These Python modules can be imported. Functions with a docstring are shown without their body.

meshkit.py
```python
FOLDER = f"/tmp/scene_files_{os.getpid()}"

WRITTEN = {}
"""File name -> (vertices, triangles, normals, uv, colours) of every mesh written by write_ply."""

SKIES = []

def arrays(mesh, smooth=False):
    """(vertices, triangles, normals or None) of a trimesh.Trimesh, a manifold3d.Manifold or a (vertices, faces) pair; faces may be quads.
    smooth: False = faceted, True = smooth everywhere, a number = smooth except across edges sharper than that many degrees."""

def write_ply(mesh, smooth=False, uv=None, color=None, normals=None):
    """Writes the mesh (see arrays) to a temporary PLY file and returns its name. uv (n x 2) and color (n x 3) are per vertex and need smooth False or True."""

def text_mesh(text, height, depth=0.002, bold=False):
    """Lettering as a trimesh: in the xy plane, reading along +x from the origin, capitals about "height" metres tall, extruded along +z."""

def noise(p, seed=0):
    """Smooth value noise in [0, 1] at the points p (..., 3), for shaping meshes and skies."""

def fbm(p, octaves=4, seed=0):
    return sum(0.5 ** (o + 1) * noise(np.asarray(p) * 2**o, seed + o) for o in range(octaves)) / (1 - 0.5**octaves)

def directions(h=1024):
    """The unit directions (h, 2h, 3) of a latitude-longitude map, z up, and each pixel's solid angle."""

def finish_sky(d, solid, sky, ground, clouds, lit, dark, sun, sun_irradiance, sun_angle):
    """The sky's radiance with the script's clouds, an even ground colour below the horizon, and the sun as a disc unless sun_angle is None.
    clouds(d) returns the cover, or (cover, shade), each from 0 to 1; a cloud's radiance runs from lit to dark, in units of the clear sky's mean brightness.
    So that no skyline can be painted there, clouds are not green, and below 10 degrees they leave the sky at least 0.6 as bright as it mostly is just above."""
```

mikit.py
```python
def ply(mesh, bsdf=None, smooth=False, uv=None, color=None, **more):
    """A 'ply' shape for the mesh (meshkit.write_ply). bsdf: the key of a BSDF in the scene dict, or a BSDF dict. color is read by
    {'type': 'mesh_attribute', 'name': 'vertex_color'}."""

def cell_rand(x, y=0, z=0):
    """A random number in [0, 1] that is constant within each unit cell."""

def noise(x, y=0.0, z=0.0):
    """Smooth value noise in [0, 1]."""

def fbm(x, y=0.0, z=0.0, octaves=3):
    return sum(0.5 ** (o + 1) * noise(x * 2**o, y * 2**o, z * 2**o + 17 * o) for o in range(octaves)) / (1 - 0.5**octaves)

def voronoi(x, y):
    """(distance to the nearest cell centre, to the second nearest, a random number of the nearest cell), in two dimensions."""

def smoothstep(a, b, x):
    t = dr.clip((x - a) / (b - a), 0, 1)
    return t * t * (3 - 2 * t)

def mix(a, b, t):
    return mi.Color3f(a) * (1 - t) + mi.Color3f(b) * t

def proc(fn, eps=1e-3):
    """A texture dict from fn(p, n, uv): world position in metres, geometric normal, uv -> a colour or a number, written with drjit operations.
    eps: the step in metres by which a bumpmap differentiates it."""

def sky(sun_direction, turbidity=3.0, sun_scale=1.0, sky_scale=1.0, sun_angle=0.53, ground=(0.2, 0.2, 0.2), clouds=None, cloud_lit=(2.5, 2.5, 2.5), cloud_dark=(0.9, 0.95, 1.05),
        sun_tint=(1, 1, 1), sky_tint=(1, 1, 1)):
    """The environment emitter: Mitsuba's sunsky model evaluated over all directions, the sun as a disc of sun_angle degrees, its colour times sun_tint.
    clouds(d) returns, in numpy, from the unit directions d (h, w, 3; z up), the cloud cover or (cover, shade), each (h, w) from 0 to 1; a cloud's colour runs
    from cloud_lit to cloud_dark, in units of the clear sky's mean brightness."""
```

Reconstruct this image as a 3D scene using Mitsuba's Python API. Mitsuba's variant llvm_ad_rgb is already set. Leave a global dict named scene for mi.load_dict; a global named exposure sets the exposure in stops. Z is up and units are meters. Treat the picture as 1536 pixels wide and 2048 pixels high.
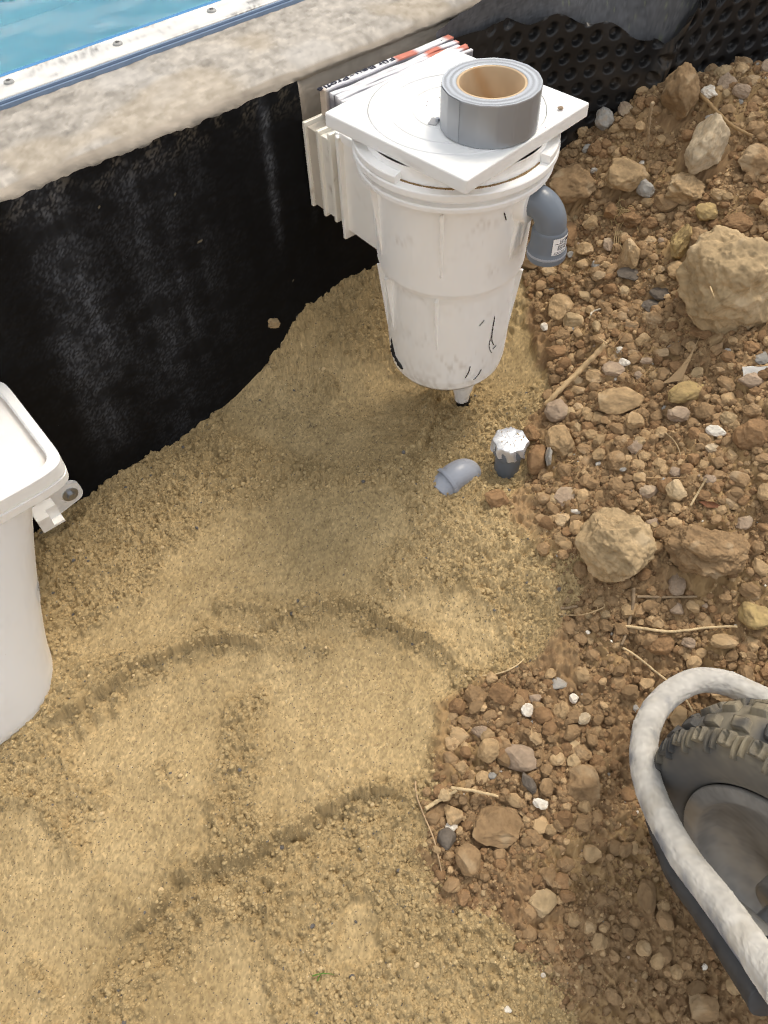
import math
import numpy as np, trimesh, manifold3d as m3, mitsuba as mi, mikit, meshkit
import drjit as dr
from scipy.interpolate import RBFInterpolator, RegularGridInterpolator
from scipy.spatial import cKDTree
from mikit import noise, fbm, mix, smoothstep

scene, labels = {}, {}
T = mi.ScalarTransform4f
rng = np.random.default_rng(7)

# ------------------------------------------------------------------ camera, sky, exposure
FOC, CX, CY = 1600.0, 768.0, 1024.0
EYE = np.array([0, 0, 1.15])
_d = np.array([62, 1190, FOC]); _d /= np.linalg.norm(_d)
_w = np.array([4200 - CX, -1306 - CY, FOC]); _w -= _d * (_w @ _d); _w /= np.linalg.norm(_w)
ROT = np.stack([_w, np.cross(-_d, _w), -_d])            # camera (right, down, forward) -> world
FWD, UP = ROT @ [0, 0, 1.0], ROT @ [0, -1.0, 0]
scene['camera'] = {'type': 'perspective', 'fov': math.degrees(2 * math.atan(768 / FOC)), 'fov_axis': 'x',
                   'near_clip': 0.02, 'far_clip': 500.0,
                   'to_world': T().look_at(origin=EYE.tolist(), target=(EYE + FWD).tolist(), up=UP.tolist())}


def cloud_cover(d):
    p = d / np.maximum(d[..., 2:3], 0.08)
    n = meshkit.fbm(np.stack([p[..., 0] * 1.6, p[..., 1] * 1.6, 0 * p[..., 0] + 3.3], -1).reshape(-1, 3), 5, 3).reshape(d.shape[:2])
    cover = np.clip((n - 0.30) * 5.0, 0.0, 1.0)
    return cover * 0.55 + 0.45, np.clip((0.62 - n) * 2.0, 0, 1)


scene['sky'] = mikit.sky((0.62, 0.14, 1.0), turbidity=3, sun_scale=0.46, sun_angle=20, sun_tint=(0.95, 1.0, 1.08), clouds=cloud_cover, cloud_lit=(2.9, 2.9, 2.9), cloud_dark=(.95, .99, 1.06))
exposure = 2.10


# ------------------------------------------------------------------ helpers
def ray(px, py):
    return ROT @ np.array([(px - CX) / FOC, (py - CY) / FOC, 1.0])


def at(px, py, z):
    r = ray(px, py); return EYE + r * ((z - EYE[2]) / r[2])


def aty(px, py, y):
    r = ray(px, py); return EYE + r * ((y - EYE[1]) / r[1])


def depth_of(p):
    return float((np.asarray(p) - EYE) @ FWD)


def lin(r, g, b):
    c = np.array([r, g, b]) / 255.0
    return np.where(c <= 0.04045, c / 12.92, ((c + 0.055) / 1.055) ** 2.4)


def sstep(a, b, x):
    t = np.clip((x - a) / (b - a), 0, 1); return t * t * (3 - 2 * t)


def nfbm(p, f, o=4, seed=0):
    return meshkit.fbm(np.asarray(p, float) * f, o, seed) - 0.5


USED = {}


def key_of(name, parent=None):
    base = (parent + '__' if parent else '') + name
    n = USED.get(base, 0); USED[base] = n + 1
    return base if n == 0 else f'{base}_{n:03d}'


def tag(key, label=None, cat=None, group=None, kind=None):
    e = labels.setdefault(key, {})
    for k, v in (('label', label), ('category', cat), ('group', group), ('kind', kind)):
        if v: e[k] = v
    return key


def obj(name, mesh, mat, parent=None, smooth=False, color=None, label=None, cat=None, group=None, kind=None):
    key = key_of(name, parent)
    scene[key] = mikit.ply(mesh, mat, smooth=smooth, color=color)
    if label or cat or group or kind: tag(key, label, cat, group, kind)
    return key


def thing(name, label, cat, group=None):
    return tag(key_of(name), label, cat, group)


def mv(mesh, p=(0, 0, 0), rz=0.0):
    m = mesh.copy() if hasattr(mesh, 'copy') else mesh
    if rz: m.apply_transform(trimesh.transformations.rotation_matrix(rz, [0, 0, 1]))
    m.apply_translation(p); return m


def man(m):
    q = m.to_mesh(); return trimesh.Trimesh(q.vert_properties[:, :3], q.tri_verts, process=False)


def rbox(sx, sy, sz, r=0.002, seg=8):
    c = m3.Manifold.cube([max(sx - 2 * r, 1e-4), max(sy - 2 * r, 1e-4), max(sz - 2 * r, 1e-4)], True)
    s = m3.Manifold.sphere(r, seg)
    pts = [s.translate([a * (sx / 2 - r), b * (sy / 2 - r), e * (sz / 2 - r)]) for a in (-1, 1) for b in (-1, 1) for e in (-1, 1)]
    return man(m3.Manifold.batch_hull(pts))


def lathe(profile, seg=96, a0=0.0, a1=2 * math.pi, closed=False):
    """profile: (r, z) list; full turn or an arc (closed profile + capped ends for an arc)."""
    pr = np.array(profile, float); n = len(pr); full = abs(a1 - a0 - 2 * math.pi) < 1e-6
    k = seg if full else seg + 1
    ang = a0 + (a1 - a0) * np.arange(k) / seg
    v = np.stack([pr[None, :, 0] * np.cos(ang)[:, None], pr[None, :, 0] * np.sin(ang)[:, None], np.repeat(pr[None, :, 1], k, 0)], -1).reshape(-1, 3)
    f = []
    m = n if closed else n - 1
    for i in range(seg):
        j = (i + 1) % k
        for q in range(m):
            q2 = (q + 1) % n
            f.append([i * n + q, j * n + q, j * n + q2, i * n + q2])
    f = np.array(f); tri = np.vstack([f[:, [0, 1, 2]], f[:, [0, 2, 3]]])
    mesh = trimesh.Trimesh(v, tri, process=False)
    if closed and not full:
        caps = []
        for q in range(1, n - 1):
            caps.append([0, q + 1, q]); e = (k - 1) * n; caps.append([e, e + q, e + q + 1])
        mesh = trimesh.Trimesh(v, np.vstack([tri, caps]), process=False)
    mesh.merge_vertices(); mesh.update_faces(mesh.nondegenerate_faces()); 
    return mesh


def frames(P):
    P = np.asarray(P, float); t = np.gradient(P, axis=0); t /= np.linalg.norm(t, axis=1, keepdims=True)
    a = np.array([0, 0, 1.0]) if abs(t[0][2]) < 0.9 else np.array([1.0, 0, 0])
    n = np.cross(t[0], a); n /= np.linalg.norm(n); N = [n]
    for i in range(1, len(P)):
        n = N[-1] - t[i] * (N[-1] @ t[i]); N.append(n / np.linalg.norm(n))
    N = np.array(N); return t, N, np.cross(t, N)


def spline(P, n):
    P = np.asarray(P, float)
    if len(P) == 2: return P[0] + (P[1] - P[0]) * np.linspace(0, 1, n)[:, None]
    from scipy.interpolate import CubicSpline
    s = np.r_[0, np.cumsum(np.linalg.norm(np.diff(P, axis=0), axis=1))]
    return CubicSpline(s, P)(np.linspace(0, s[-1], n))


def sweep(P, r, seg=16, cap=True):
    P = np.asarray(P, float); r = np.broadcast_to(np.asarray(r, float), (len(P),))
    t, N, B = frames(P); a = np.arange(seg) * 2 * math.pi / seg
    v = (P[:, None] + r[:, None, None] * (np.cos(a)[None, :, None] * N[:, None] + np.sin(a)[None, :, None] * B[:, None])).reshape(-1, 3)
    f = []
    for i in range(len(P) - 1):
        for j in range(seg):
            k = (j + 1) % seg; f += [[i * seg + j, i * seg + k, (i + 1) * seg + k], [i * seg + j, (i + 1) * seg + k, (i + 1) * seg + j]]
    if cap:
        v = np.vstack([v, P[0], P[-1]]); q = len(v)
        for j in range(seg):
            k = (j + 1) % seg; f += [[q - 2, k, j], [q - 1, (len(P) - 1) * seg + j, (len(P) - 1) * seg + k]]
    return trimesh.Trimesh(v, np.array(f), process=False)


def grid_faces(nu, nv):
    i = np.arange(nu - 1)[:, None] * nv + np.arange(nv - 1)[None]
    i = i.ravel(); return np.vstack([np.stack([i, i + nv, i + nv + 1], 1), np.stack([i, i + nv + 1, i + 1], 1)])


def inside(poly, X, Y):
    poly = np.asarray(poly, float); c = np.zeros(X.shape, bool)
    for (x0, y0), (x1, y1) in zip(poly, np.roll(poly, -1, 0)):
        if y0 != y1: c ^= ((y0 > Y) != (y1 > Y)) & (X < (x1 - x0) * (Y - y0) / (y1 - y0) + x0)
    return c


def seg_dist(line, X, Y, closed=False):
    """distance, signed side (+ = left of travel), travelled fraction"""
    line = np.asarray(line, float); L = np.r_[0, np.cumsum(np.linalg.norm(np.diff(line, axis=0), axis=1))]
    best, side, fr = np.full(X.shape, 9.0), np.zeros(X.shape), np.zeros(X.shape)
    pairs = list(zip(line[:-1], line[1:])) + ([(line[-1], line[0])] if closed else [])
    for i, (a, b) in enumerate(pairs):
        e = b - a; l2 = e @ e
        t = np.clip(((X - a[0]) * e[0] + (Y - a[1]) * e[1]) / l2, 0, 1)
        dx, dy = X - a[0] - t * e[0], Y - a[1] - t * e[1]; dd = np.hypot(dx, dy)
        s = e[0] * dy - e[1] * dx; m = dd < best
        best[m] = dd[m]; side[m] = np.sign(s[m]); fr[m] = (L[min(i, len(L) - 1)] + t[m] * math.sqrt(l2)) / L[-1]
    return best, side, fr


def poly_sd(poly, X, Y):
    """signed distance, + inside"""
    d = seg_dist(poly, X, Y, True)[0]; return np.where(inside(poly, X, Y), d, -d)


# ------------------------------------------------------------------ materials
def vc(rough, spec=0.3, **k):
    return {'type': 'principled', 'base_color': {'type': 'mesh_attribute', 'name': 'vertex_color'}, 'roughness': rough, 'specular': spec, **k}


def bumped(b, fn, scale, eps):
    return {'type': 'twosided', 'bsdf': {'type': 'bumpmap', 'arbitrary': mikit.proc(fn, eps), 'scale': scale, 'bsdf': b}}


def two(b): return {'type': 'twosided', 'bsdf': b}


def flat(c, rough=0.5, spec=0.4, **k):
    return two({'type': 'principled', 'base_color': {'type': 'rgb', 'value': [float(x) for x in c]}, 'roughness': rough, 'specular': spec, **k})


scene['m_sand'] = two(vc(0.95, 0.15))
scene['m_soil'] = two(vc(0.97, 0.12))
scene['m_rock'] = bumped(vc(0.93, 0.18), lambda p, n, uv: fbm(p.x * 300, p.y * 300, p.z * 300, 3), 0.0018, 4e-4)
scene['m_concrete'] = bumped(vc(0.93, 0.2), lambda p, n, uv: fbm(p.x * 260, p.y * 260, p.z * 260, 3), 0.0012, 5e-4)
scene['m_bitumen'] = bumped(vc(0.55, 0.12), lambda p, n, uv: fbm(p.x * 180, p.y * 180, p.z * 180, 3), 0.0010, 6e-4)
scene['m_plastic'] = two(vc(0.30, 0.5))
scene['m_gloss'] = two(vc(0.14, 0.5))
scene['m_pvc'] = flat(lin(104, 112, 122), 0.34, 0.5)
scene['m_pvc_light'] = flat(lin(150, 155, 165), 0.36, 0.5)
scene['m_tape'] = two(vc(0.36, 0.5, metallic=0.35))
scene['m_foil'] = two({'type': 'principled', 'base_color': {'type': 'rgb', 'value': [0.62, 0.65, 0.70]}, 'roughness': 0.33, 'metallic': 0.55})
scene['m_card'] = two(vc(0.9, 0.15))
scene['m_print'] = two(vc(0.55, 0.3))
scene['m_ink'] = flat(lin(40, 44, 60), 0.6)
scene['m_black'] = flat((0.012, 0.012, 0.012), 0.5)
scene['m_membrane'] = two(vc(0.42, 0.4))
scene['m_fleece'] = two(vc(0.55, 0.4))
scene['m_mortar'] = bumped(vc(0.85, 0.3), lambda p, n, uv: fbm(p.x * 210, p.y * 210, p.z * 210, 3), 0.0028, 5e-4)
scene['m_rubber'] = two(vc(0.7, 0.3))
scene['m_rim'] = two(vc(0.6, 0.4))
scene['m_zinc'] = flat((0.42, 0.44, 0.47), 0.32, 0.5, metallic=0.9)
scene['m_liner'] = flat(lin(98, 170, 192), 0.5)
scene['m_blue'] = flat(lin(66, 128, 178), 0.45)
scene['m_steelblue'] = flat(lin(118, 136, 160), 0.45)
scene['m_wood'] = two(vc(0.8, 0.25))
scene['m_green'] = flat((0.10, 0.2, 0.03), 0.6)
scene['m_dirt'] = flat((.22, .135, .06), .9)
scene['m_grain'] = flat((.42, .30, .15), .9)
scene['m_screw'] = flat(lin(150, 150, 148), 0.4)
scene['m_screw_dark'] = flat(lin(80, 80, 80), 0.5)
scene['m_label'] = flat((.78, .78, .78), 0.4)
scene['m_slot'] = flat((.35, .35, .36), 0.35)
scene['m_far'] = flat((.10, .13, .05), 0.95)
scene['m_water'] = {'type': 'bumpmap', 'arbitrary': mikit.proc(lambda p, n, uv: fbm(p.x * 6, p.y * 10, 0.0, 2), 2e-3), 'scale': 0.022,
                    'bsdf': {'type': 'dielectric', 'int_ior': 1.333, 'ext_ior': 1.0}}

# ------------------------------------------------------------------ ground relief
CTRL = [  # pixel x, pixel y of the photograph, height: turned into points of the ground
    (165, 1000, .128), (300, 915, .136), (400, 860, .136), (470, 790, .165), (545, 715, .203), (590, 630, .262), (740, 545, .268),
    (700, 700, .20), (620, 710, .195), (760, 760, .155), (850, 800, .14), (700, 850, .146), (500, 850, .152), (900, 870, .150), (960, 770, .15),
    (1045, 600, .21), (1060, 700, .19), (1080, 790, .175), (940, 800, .143), (1000, 830, .155), (860, 960, .160), (600, 1000, .128), (300, 1050, .113),
    (130, 1150, .098), (800, 1200, .092), (400, 1250, .085), (150, 1400, .058), (600, 1350, .062), (250, 1450, .047), (800, 1500, .055),
    (450, 1650, .034), (150, 1750, .018), (60, 1480, .04), (-100, 1500, .02), (-200, 1100, .08), (0, 2048, -.02), (-200, 1900, -.02), (200, 1900, .0),
    (600, 1900, .018), (1000, 1900, .03), (1400, 1950, .045), (1250, 1750, .055), (1000, 1500, .07), (1250, 1500, .078), (1050, 1250, .10),
    (1250, 1300, .115), (1536, 1300, .15), (1500, 1080, .215), (1250, 1080, .185), (1150, 800, .19), (1020, 930, .155), (1100, 1000, .165),
    (1500, 760, .285), (1300, 800, .235), (1200, 620, .25), (1300, 450, .325), (1480, 560, .32), (1120, 340, .335), (1190, 270, .385), (1240, 232, .405),
    (1290, 192, .435), (1400, 162, .45), (1536, 152, .445), (1450, 300, .41), (1350, 320, .38), (1100, 520, .245), (1700, 800, .33), (1700, 300, .45), (1700, 1300, .16),
    (1700, 1700, .08), (1000, 2300, .0), (1600, 2200, .04)]
cw = np.array([at(*c) for c in CTRL] + [[1.35, .95, .25], [1.8, .95, .25], [2.3, .9, .3], [2.3, .3, .3], [2.3, -.5, .15], [-.9, -.6, -.05], [-.9, .9, .06], [1.2, -.8, .05]])
_rbf = RBFInterpolator(cw[:, :2], cw[:, 2], kernel='thin_plate_spline', smoothing=2e-4)
gx, gy = np.linspace(-1, 2.4, 171), np.linspace(-.9, .96, 94)
GX, GY = np.meshgrid(gx, gy, indexing='ij')
_base = RegularGridInterpolator((gx, gy), np.clip(_rbf(np.stack([GX.ravel(), GY.ravel()], 1)), -.06, .5).reshape(GX.shape))


def base(x, y):
    x, y = np.asarray(x, float), np.asarray(y, float)
    return _base(np.stack([np.clip(x, -1, 2.4), np.clip(y, -.9, .96)], -1))


def first_hit(px, py, f):
    r = ray(px, py); t = np.arange(.45, 3.2, .003); P = EYE + r * t[:, None]
    below = np.nonzero(P[:, 2] < f(P[:, 0], np.minimum(P[:, 1], .952)))[0]
    if not len(below): return at(px, py, .12)
    k = below[0]; lo, hi = t[max(k - 1, 0)], t[k]
    for _ in range(14):
        m = (lo + hi) / 2; q = EYE + r * m
        if q[2] < float(f(q[0], min(q[1], .952))): hi = m
        else: lo = m
    return EYE + r * hi


def gpt(px, py): return first_hit(px, py, base)


def gpoly(pts): return np.array([gpt(*p)[:2] for p in pts])


RIDGES = [  # (drop, reach, points left to right in the photo; the drop lies on the photo's lower side)
    (.021, .10, [(80, 1470), (158, 1418), (230, 1378), (295, 1329), (373, 1297), (425, 1280), (490, 1284), (545, 1300)]),
    (.017, .08, [(500, 1280), (556, 1245), (608, 1222), (666, 1211), (725, 1224), (783, 1257), (849, 1277), (894, 1316), (925, 1352)]),
    (.008, .03, [(425, 1215), (465, 1218), (510, 1228), (545, 1240)]),
    (.009, .03, [(560, 1300), (590, 1294), (621, 1293), (666, 1306)]),
    (.014, .05, [(1035, 1310), (1031, 1297), (1005, 1238), (966, 1192), (940, 1170)]),
    (.016, .07, [(176, 1725), (152, 1675), (117, 1628), (64, 1593), (0, 1580)]),
    (.008, .05, [(125, 2045), (76, 1962), (40, 1930)]),
    (.006, .03, [(346, 1585), (316, 1523)]),
    (.012, .05, [(451, 1728), (448, 1681), (440, 1600), (452, 1500)]),
    (.034, .11, [(234, 1930), (281, 1869), (346, 1800), (352, 1763), (410, 1743), (486, 1726), (527, 1693), (586, 1669), (691, 1602), (830, 1560)]),
    (.010, .05, [(378, 893), (410, 896), (440, 907), (470, 930)]),
    (.018, .05, [(800, 930), (842, 899), (866, 837), (869, 770)]),
    (.010, .04, [(640, 955), (720, 960), (800, 950)]),
    (.012, .05, [(560, 770), (600, 740), (640, 760), (680, 800)]),
]
SMOOTH = [
    [(130, 1290), (300, 1180), (420, 1060), (560, 1000), (700, 960), (830, 985), (830, 1060), (770, 1120), (750, 1190), (660, 1205), (600, 1215), (540, 1250), (430, 1275), (330, 1300), (200, 1325)],
    [(840, 1180), (930, 1180), (1000, 1240), (1025, 1290), (960, 1340), (900, 1320), (840, 1270), (790, 1220)],
    [(170, 1440), (300, 1345), (430, 1297), (560, 1315), (700, 1240), (830, 1290), (930, 1360), (890, 1450), (860, 1540), (700, 1595), (560, 1660), (530, 1600), (525, 1400), (450, 1400), (430, 1600), (430, 1715), (335, 1750), (330, 1850), (200, 1950), (150, 2060), (-60, 2060), (-60, 1600), (100, 1635), (170, 1735), (200, 1560), (120, 1500)],
    [(430, 770), (620, 740), (760, 710), (855, 780), (855, 860), (790, 925), (640, 930), (470, 890)],
    [(1040, 650), (1080, 680), (1090, 760), (1000, 800), (965, 775)],
    [(350, 1910), (480, 1850), (540, 1950), (560, 2100), (250, 2100)],
    [(700, 1810), (745, 1800), (760, 1900), (650, 1970)]]
SAND_EDGE = [(1040, 470), (1050, 570), (1085, 640), (1100, 740), (1088, 800), (1050, 850), (1060, 900), (1045, 960), (1005, 985), (1020, 1030), (1060, 1055), (1075, 1110), (1140, 1150), (1150, 1200), (1110, 1260), (1050, 1320), (960, 1365),
             (890, 1430), (870, 1500), (850, 1540), (838, 1620), (850, 1700), (890, 1790), (990, 1850), (1080, 1900), (1160, 1980), (1180, 2080), (1150, 2400), (-600, 2400), (-900, 1300), (-300, 800), (500, 400)]
SAND_POLY = np.vstack([gpoly(SAND_EDGE[:-4]), [[-.2, -.9], [-1.2, -.9], [-1.2, 1.1], [.93, 1.1]]])
RW = [(h, L, gpoly(p)) for h, L, p in RIDGES]
SW = [gpoly(p) for p in SMOOTH]


def sand_sd(X, Y):
    P = np.stack([X, Y, 0 * X], -1).reshape(-1, 3)
    wob = (nfbm(P, 9, 4, 5) * .16 + nfbm(P, 45, 2, 6) * .035).reshape(X.shape)
    return poly_sd(SAND_POLY, X, Y) + wob * .55


def height(X, Y, detail=True):
    """full relief; returns z, sand mask 0..1, crumble 0..1"""
    z = base(X, Y); P = np.stack([X, Y, 0 * X], -1).reshape(-1, 3)
    w1 = nfbm(P, 22, 3, 11).reshape(X.shape); w2 = nfbm(P, 70, 2, 12).reshape(X.shape)
    w3 = nfbm(P, 190, 2, 13).reshape(X.shape)
    sd = sand_sd(X, Y); sand = sstep(-.008, .010, sd)
    near = np.abs(X - .35) < 1.2
    crumble = np.ones(X.shape)
    for p in SW:
        s = poly_sd(p, X, Y) + w1 * .05 + w2 * .02; crumble = np.minimum(crumble, 1 - sstep(-.012, .012, s))
    for h, L, line in RW:
        d, side, fr = seg_dist(line, X + w2 * .014 + w3 * .005, Y + w1 * .012 + w2 * .012 + w3 * .005)
        sd_ = d * side; end = sstep(0, .12, fr) * sstep(1, .88, fr)
        wd = .0026 if h < .03 else .006
        prof = .5 * np.tanh(sd_ / wd) * np.exp(-(d / L) ** 1.2)
        z = z + h * end * prof * sand * (.75 + 1.2 * np.clip(w2 + .1, -.4, .6))
        lip = np.exp(-((sd_ - .004) / .007) ** 2) * end * (w2 + .28) * .35 * h
        z = z + np.clip(lip, 0, 1) * sand
        crumble = np.maximum(crumble, .75 * end * np.exp(-((sd_ - .008) / .012) ** 2) * sstep(-.2, .25, w1) * min(1, h / .014))
        crumble = np.maximum(crumble, end * np.exp(-((sd_ + .004) / .011) ** 2) * min(1, h / .010))
        if h >= .03: crumble = np.maximum(crumble, end * sstep(.02, .0, sd_) * sstep(-.09, -.055, sd_))
    z = z - .030 * np.exp(-(((X - .655) / .045) ** 2 + ((Y - .525) / .05) ** 2)) - .012 * np.exp(-(((X - .570) / .035) ** 2 + ((Y - .535) / .035) ** 2))
    z = z + w1 * .010 + nfbm(P, 7, 3, 21).reshape(X.shape) * .022 * (.35 + .65 * (1 - sand))
    if detail:
        bil = lambda f, s: (1 - np.abs(2 * meshkit.noise(P * f, s) - 1)).reshape(X.shape)
        n1, n2, n3 = bil(75, 31), bil(150, 32), meshkit.noise(P * 300, 33).reshape(X.shape)
        m1 = sstep(.3, .62, meshkit.fbm(P * 26, 3, 36)).reshape(X.shape)
        cr = (n1 * .0075 * m1 + n2 * .0055 + n3 * .0042)
        z = z + sand * (crumble * cr * 1.15 + (1 - crumble) * (n3 * .0014 + n2 * .0004))
        s1, s2 = nfbm(P, 30, 3, 41).reshape(X.shape), bil(95, 42)
        z = z + (1 - sand) * (s1 * .024 + s2 * .009 + n2 * .006 + n3 * .0042)
    return z, sand, crumble


def ground_colors(X, Y, sand, crumble, z):
    P = np.stack([X, Y, z], -1).reshape(-1, 3); sh = X.shape
    a, b, c, g = (meshkit.fbm(P * f, 3, s).reshape(sh)[..., None] for f, s in ((6, 51), (40, 52), (240, 53), (520, 57)))
    dry, damp = np.array([.465, .352, .190]), np.array([.315, .232, .118])
    t = np.clip(.50 + (a - .5) * 1.3 + (b - .5) * .7 + (c - .5) * .8 - .18 * crumble[..., None], 0, 1)
    s = damp + (dry - damp) * t
    s = s * (1 + (g - .5) * 1.1 + (meshkit.noise(P * 330, 59).reshape(sh)[..., None] - .5) * .55)
    speck = meshkit.noise(P * 230, 54).reshape(sh)[..., None]; dark = meshkit.noise(P * 150, 58).reshape(sh)[..., None]
    s = np.where(speck > .945, s * 1.5 + .04, s); s = np.where(dark > .955, s * .42 + np.array([.012, .014, .016]), s)
    red, tan = np.array([.205, .130, .070]), np.array([.36, .245, .132])
    t2 = np.clip(.40 + (a - .5) * 1.4 + (b - .5) * 1.6 + (c - .5) * .8, 0, 1)
    e = (red + (tan - red) * t2) * (1 + (g - .5) * .6)
    dust = sstep(.47, .62, meshkit.fbm(P * 13, 3, 55).reshape(sh))[..., None] * .5      # sand strewn thinly over the earth
    e = e * (1 - dust * .6) + np.array([.42, .29, .13]) * dust * .6
    k = sand[..., None]
    return np.clip(e * (1 - k) + s * k, 0.005, .9)


def spacing(segments):
    out = []
    for a, b, h in segments: out.append(np.arange(a, b - 1e-9, h))
    return np.unique(np.round(np.concatenate(out + [[segments[-1][1]]]), 6))


xs = spacing([(-40, -5, 7), (-5, -1.2, .6), (-1.2, -.45, .03), (-.45, .98, .0023), (.98, 1.75, .006), (1.75, 2.4, .03), (2.4, 5, .4), (5, 40, 7)])
ys = spacing([(-40, -5, 7), (-5, -1, .5), (-1, -.27, .03), (-.27, .945, .0023), (.945, .953, .004)])
X, Y = np.meshgrid(xs, ys, indexing='ij')
Z, SAND, CRUM = height(X, Y)
COL = ground_colors(X, Y, SAND, CRUM, Z)
V = np.stack([X, Y, Z], -1).reshape(-1, 3)
F = grid_faces(len(xs), len(ys))
fs = SAND.ravel()[F].mean(1) > .5
hit = RegularGridInterpolator((xs, ys), Z)


def H(x, y): return hit(np.stack([np.clip(np.asarray(x, float), -39, 39), np.clip(np.asarray(y, float), -39, .952)], -1))


def sub(mask):
    f = F[mask]; u, inv = np.unique(f, return_inverse=True)
    return (V[u], inv.reshape(f.shape)), COL.reshape(-1, 3)[u]


_m, _c = sub(fs); obj('sand', _m, 'm_sand', smooth=True, color=_c, kind='structure')
_m, _c = sub(~fs); obj('earth', _m, 'm_soil', smooth=True, color=_c, kind='structure')


def surf(px, py): return first_hit(px, py, H)

# ------------------------------------------------------------------ pool: wall, rail, water
WY, WT = 0.953, 0.635                                   # outer face and top of the pool wall


def wall_noise(P, s): return nfbm(P, 14, 3, s) * .5 + nfbm(P, 60, 3, s + 1) * .3


wall = thing('pool_wall', 'raw concrete pool wall with black bitumen coat on its outer face and white rail on top', 'wall')
wx = spacing([(-3, -.3, .1), (-.3, 1.9, .0045), (1.9, 3.4, .1)])
prof = [(WY + .03, -.6), (WY + .003, -.3), (WY + .002, .05)] + [(WY, z) for z in np.arange(.1, WT - .016, .0055)]
prof += [(WY + .012 - .012 * math.cos(a), WT - .012 + .012 * math.sin(a)) for a in np.linspace(0, math.pi / 2, 5)] + [(y, WT) for y in np.arange(WY + .017, 1.149, .0055)] + [(1.149, WT)]
prof = np.array(prof); nr = np.gradient(prof, axis=0); nr = np.stack([-nr[:, 1], nr[:, 0]], 1); nr /= np.linalg.norm(nr, axis=1, keepdims=True)
if nr[5, 0] > 0: nr = -nr
WXg, K = np.meshgrid(wx, np.arange(len(prof)), indexing='ij')
P0 = np.stack([WXg, prof[K, 0], prof[K, 1]], -1).reshape(-1, 3)
edge = np.exp(-((np.hypot(P0[:, 1] - WY, P0[:, 2] - WT)) / .018) ** 2)
chip = np.clip(meshkit.fbm(P0 * 38, 3, 61) - .46, 0, 1) * 3.0
patch = lambda x: sstep(.60, .63, x) * sstep(.96, .90, x)                    # unpainted, broken stretch above the skimmer
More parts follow.
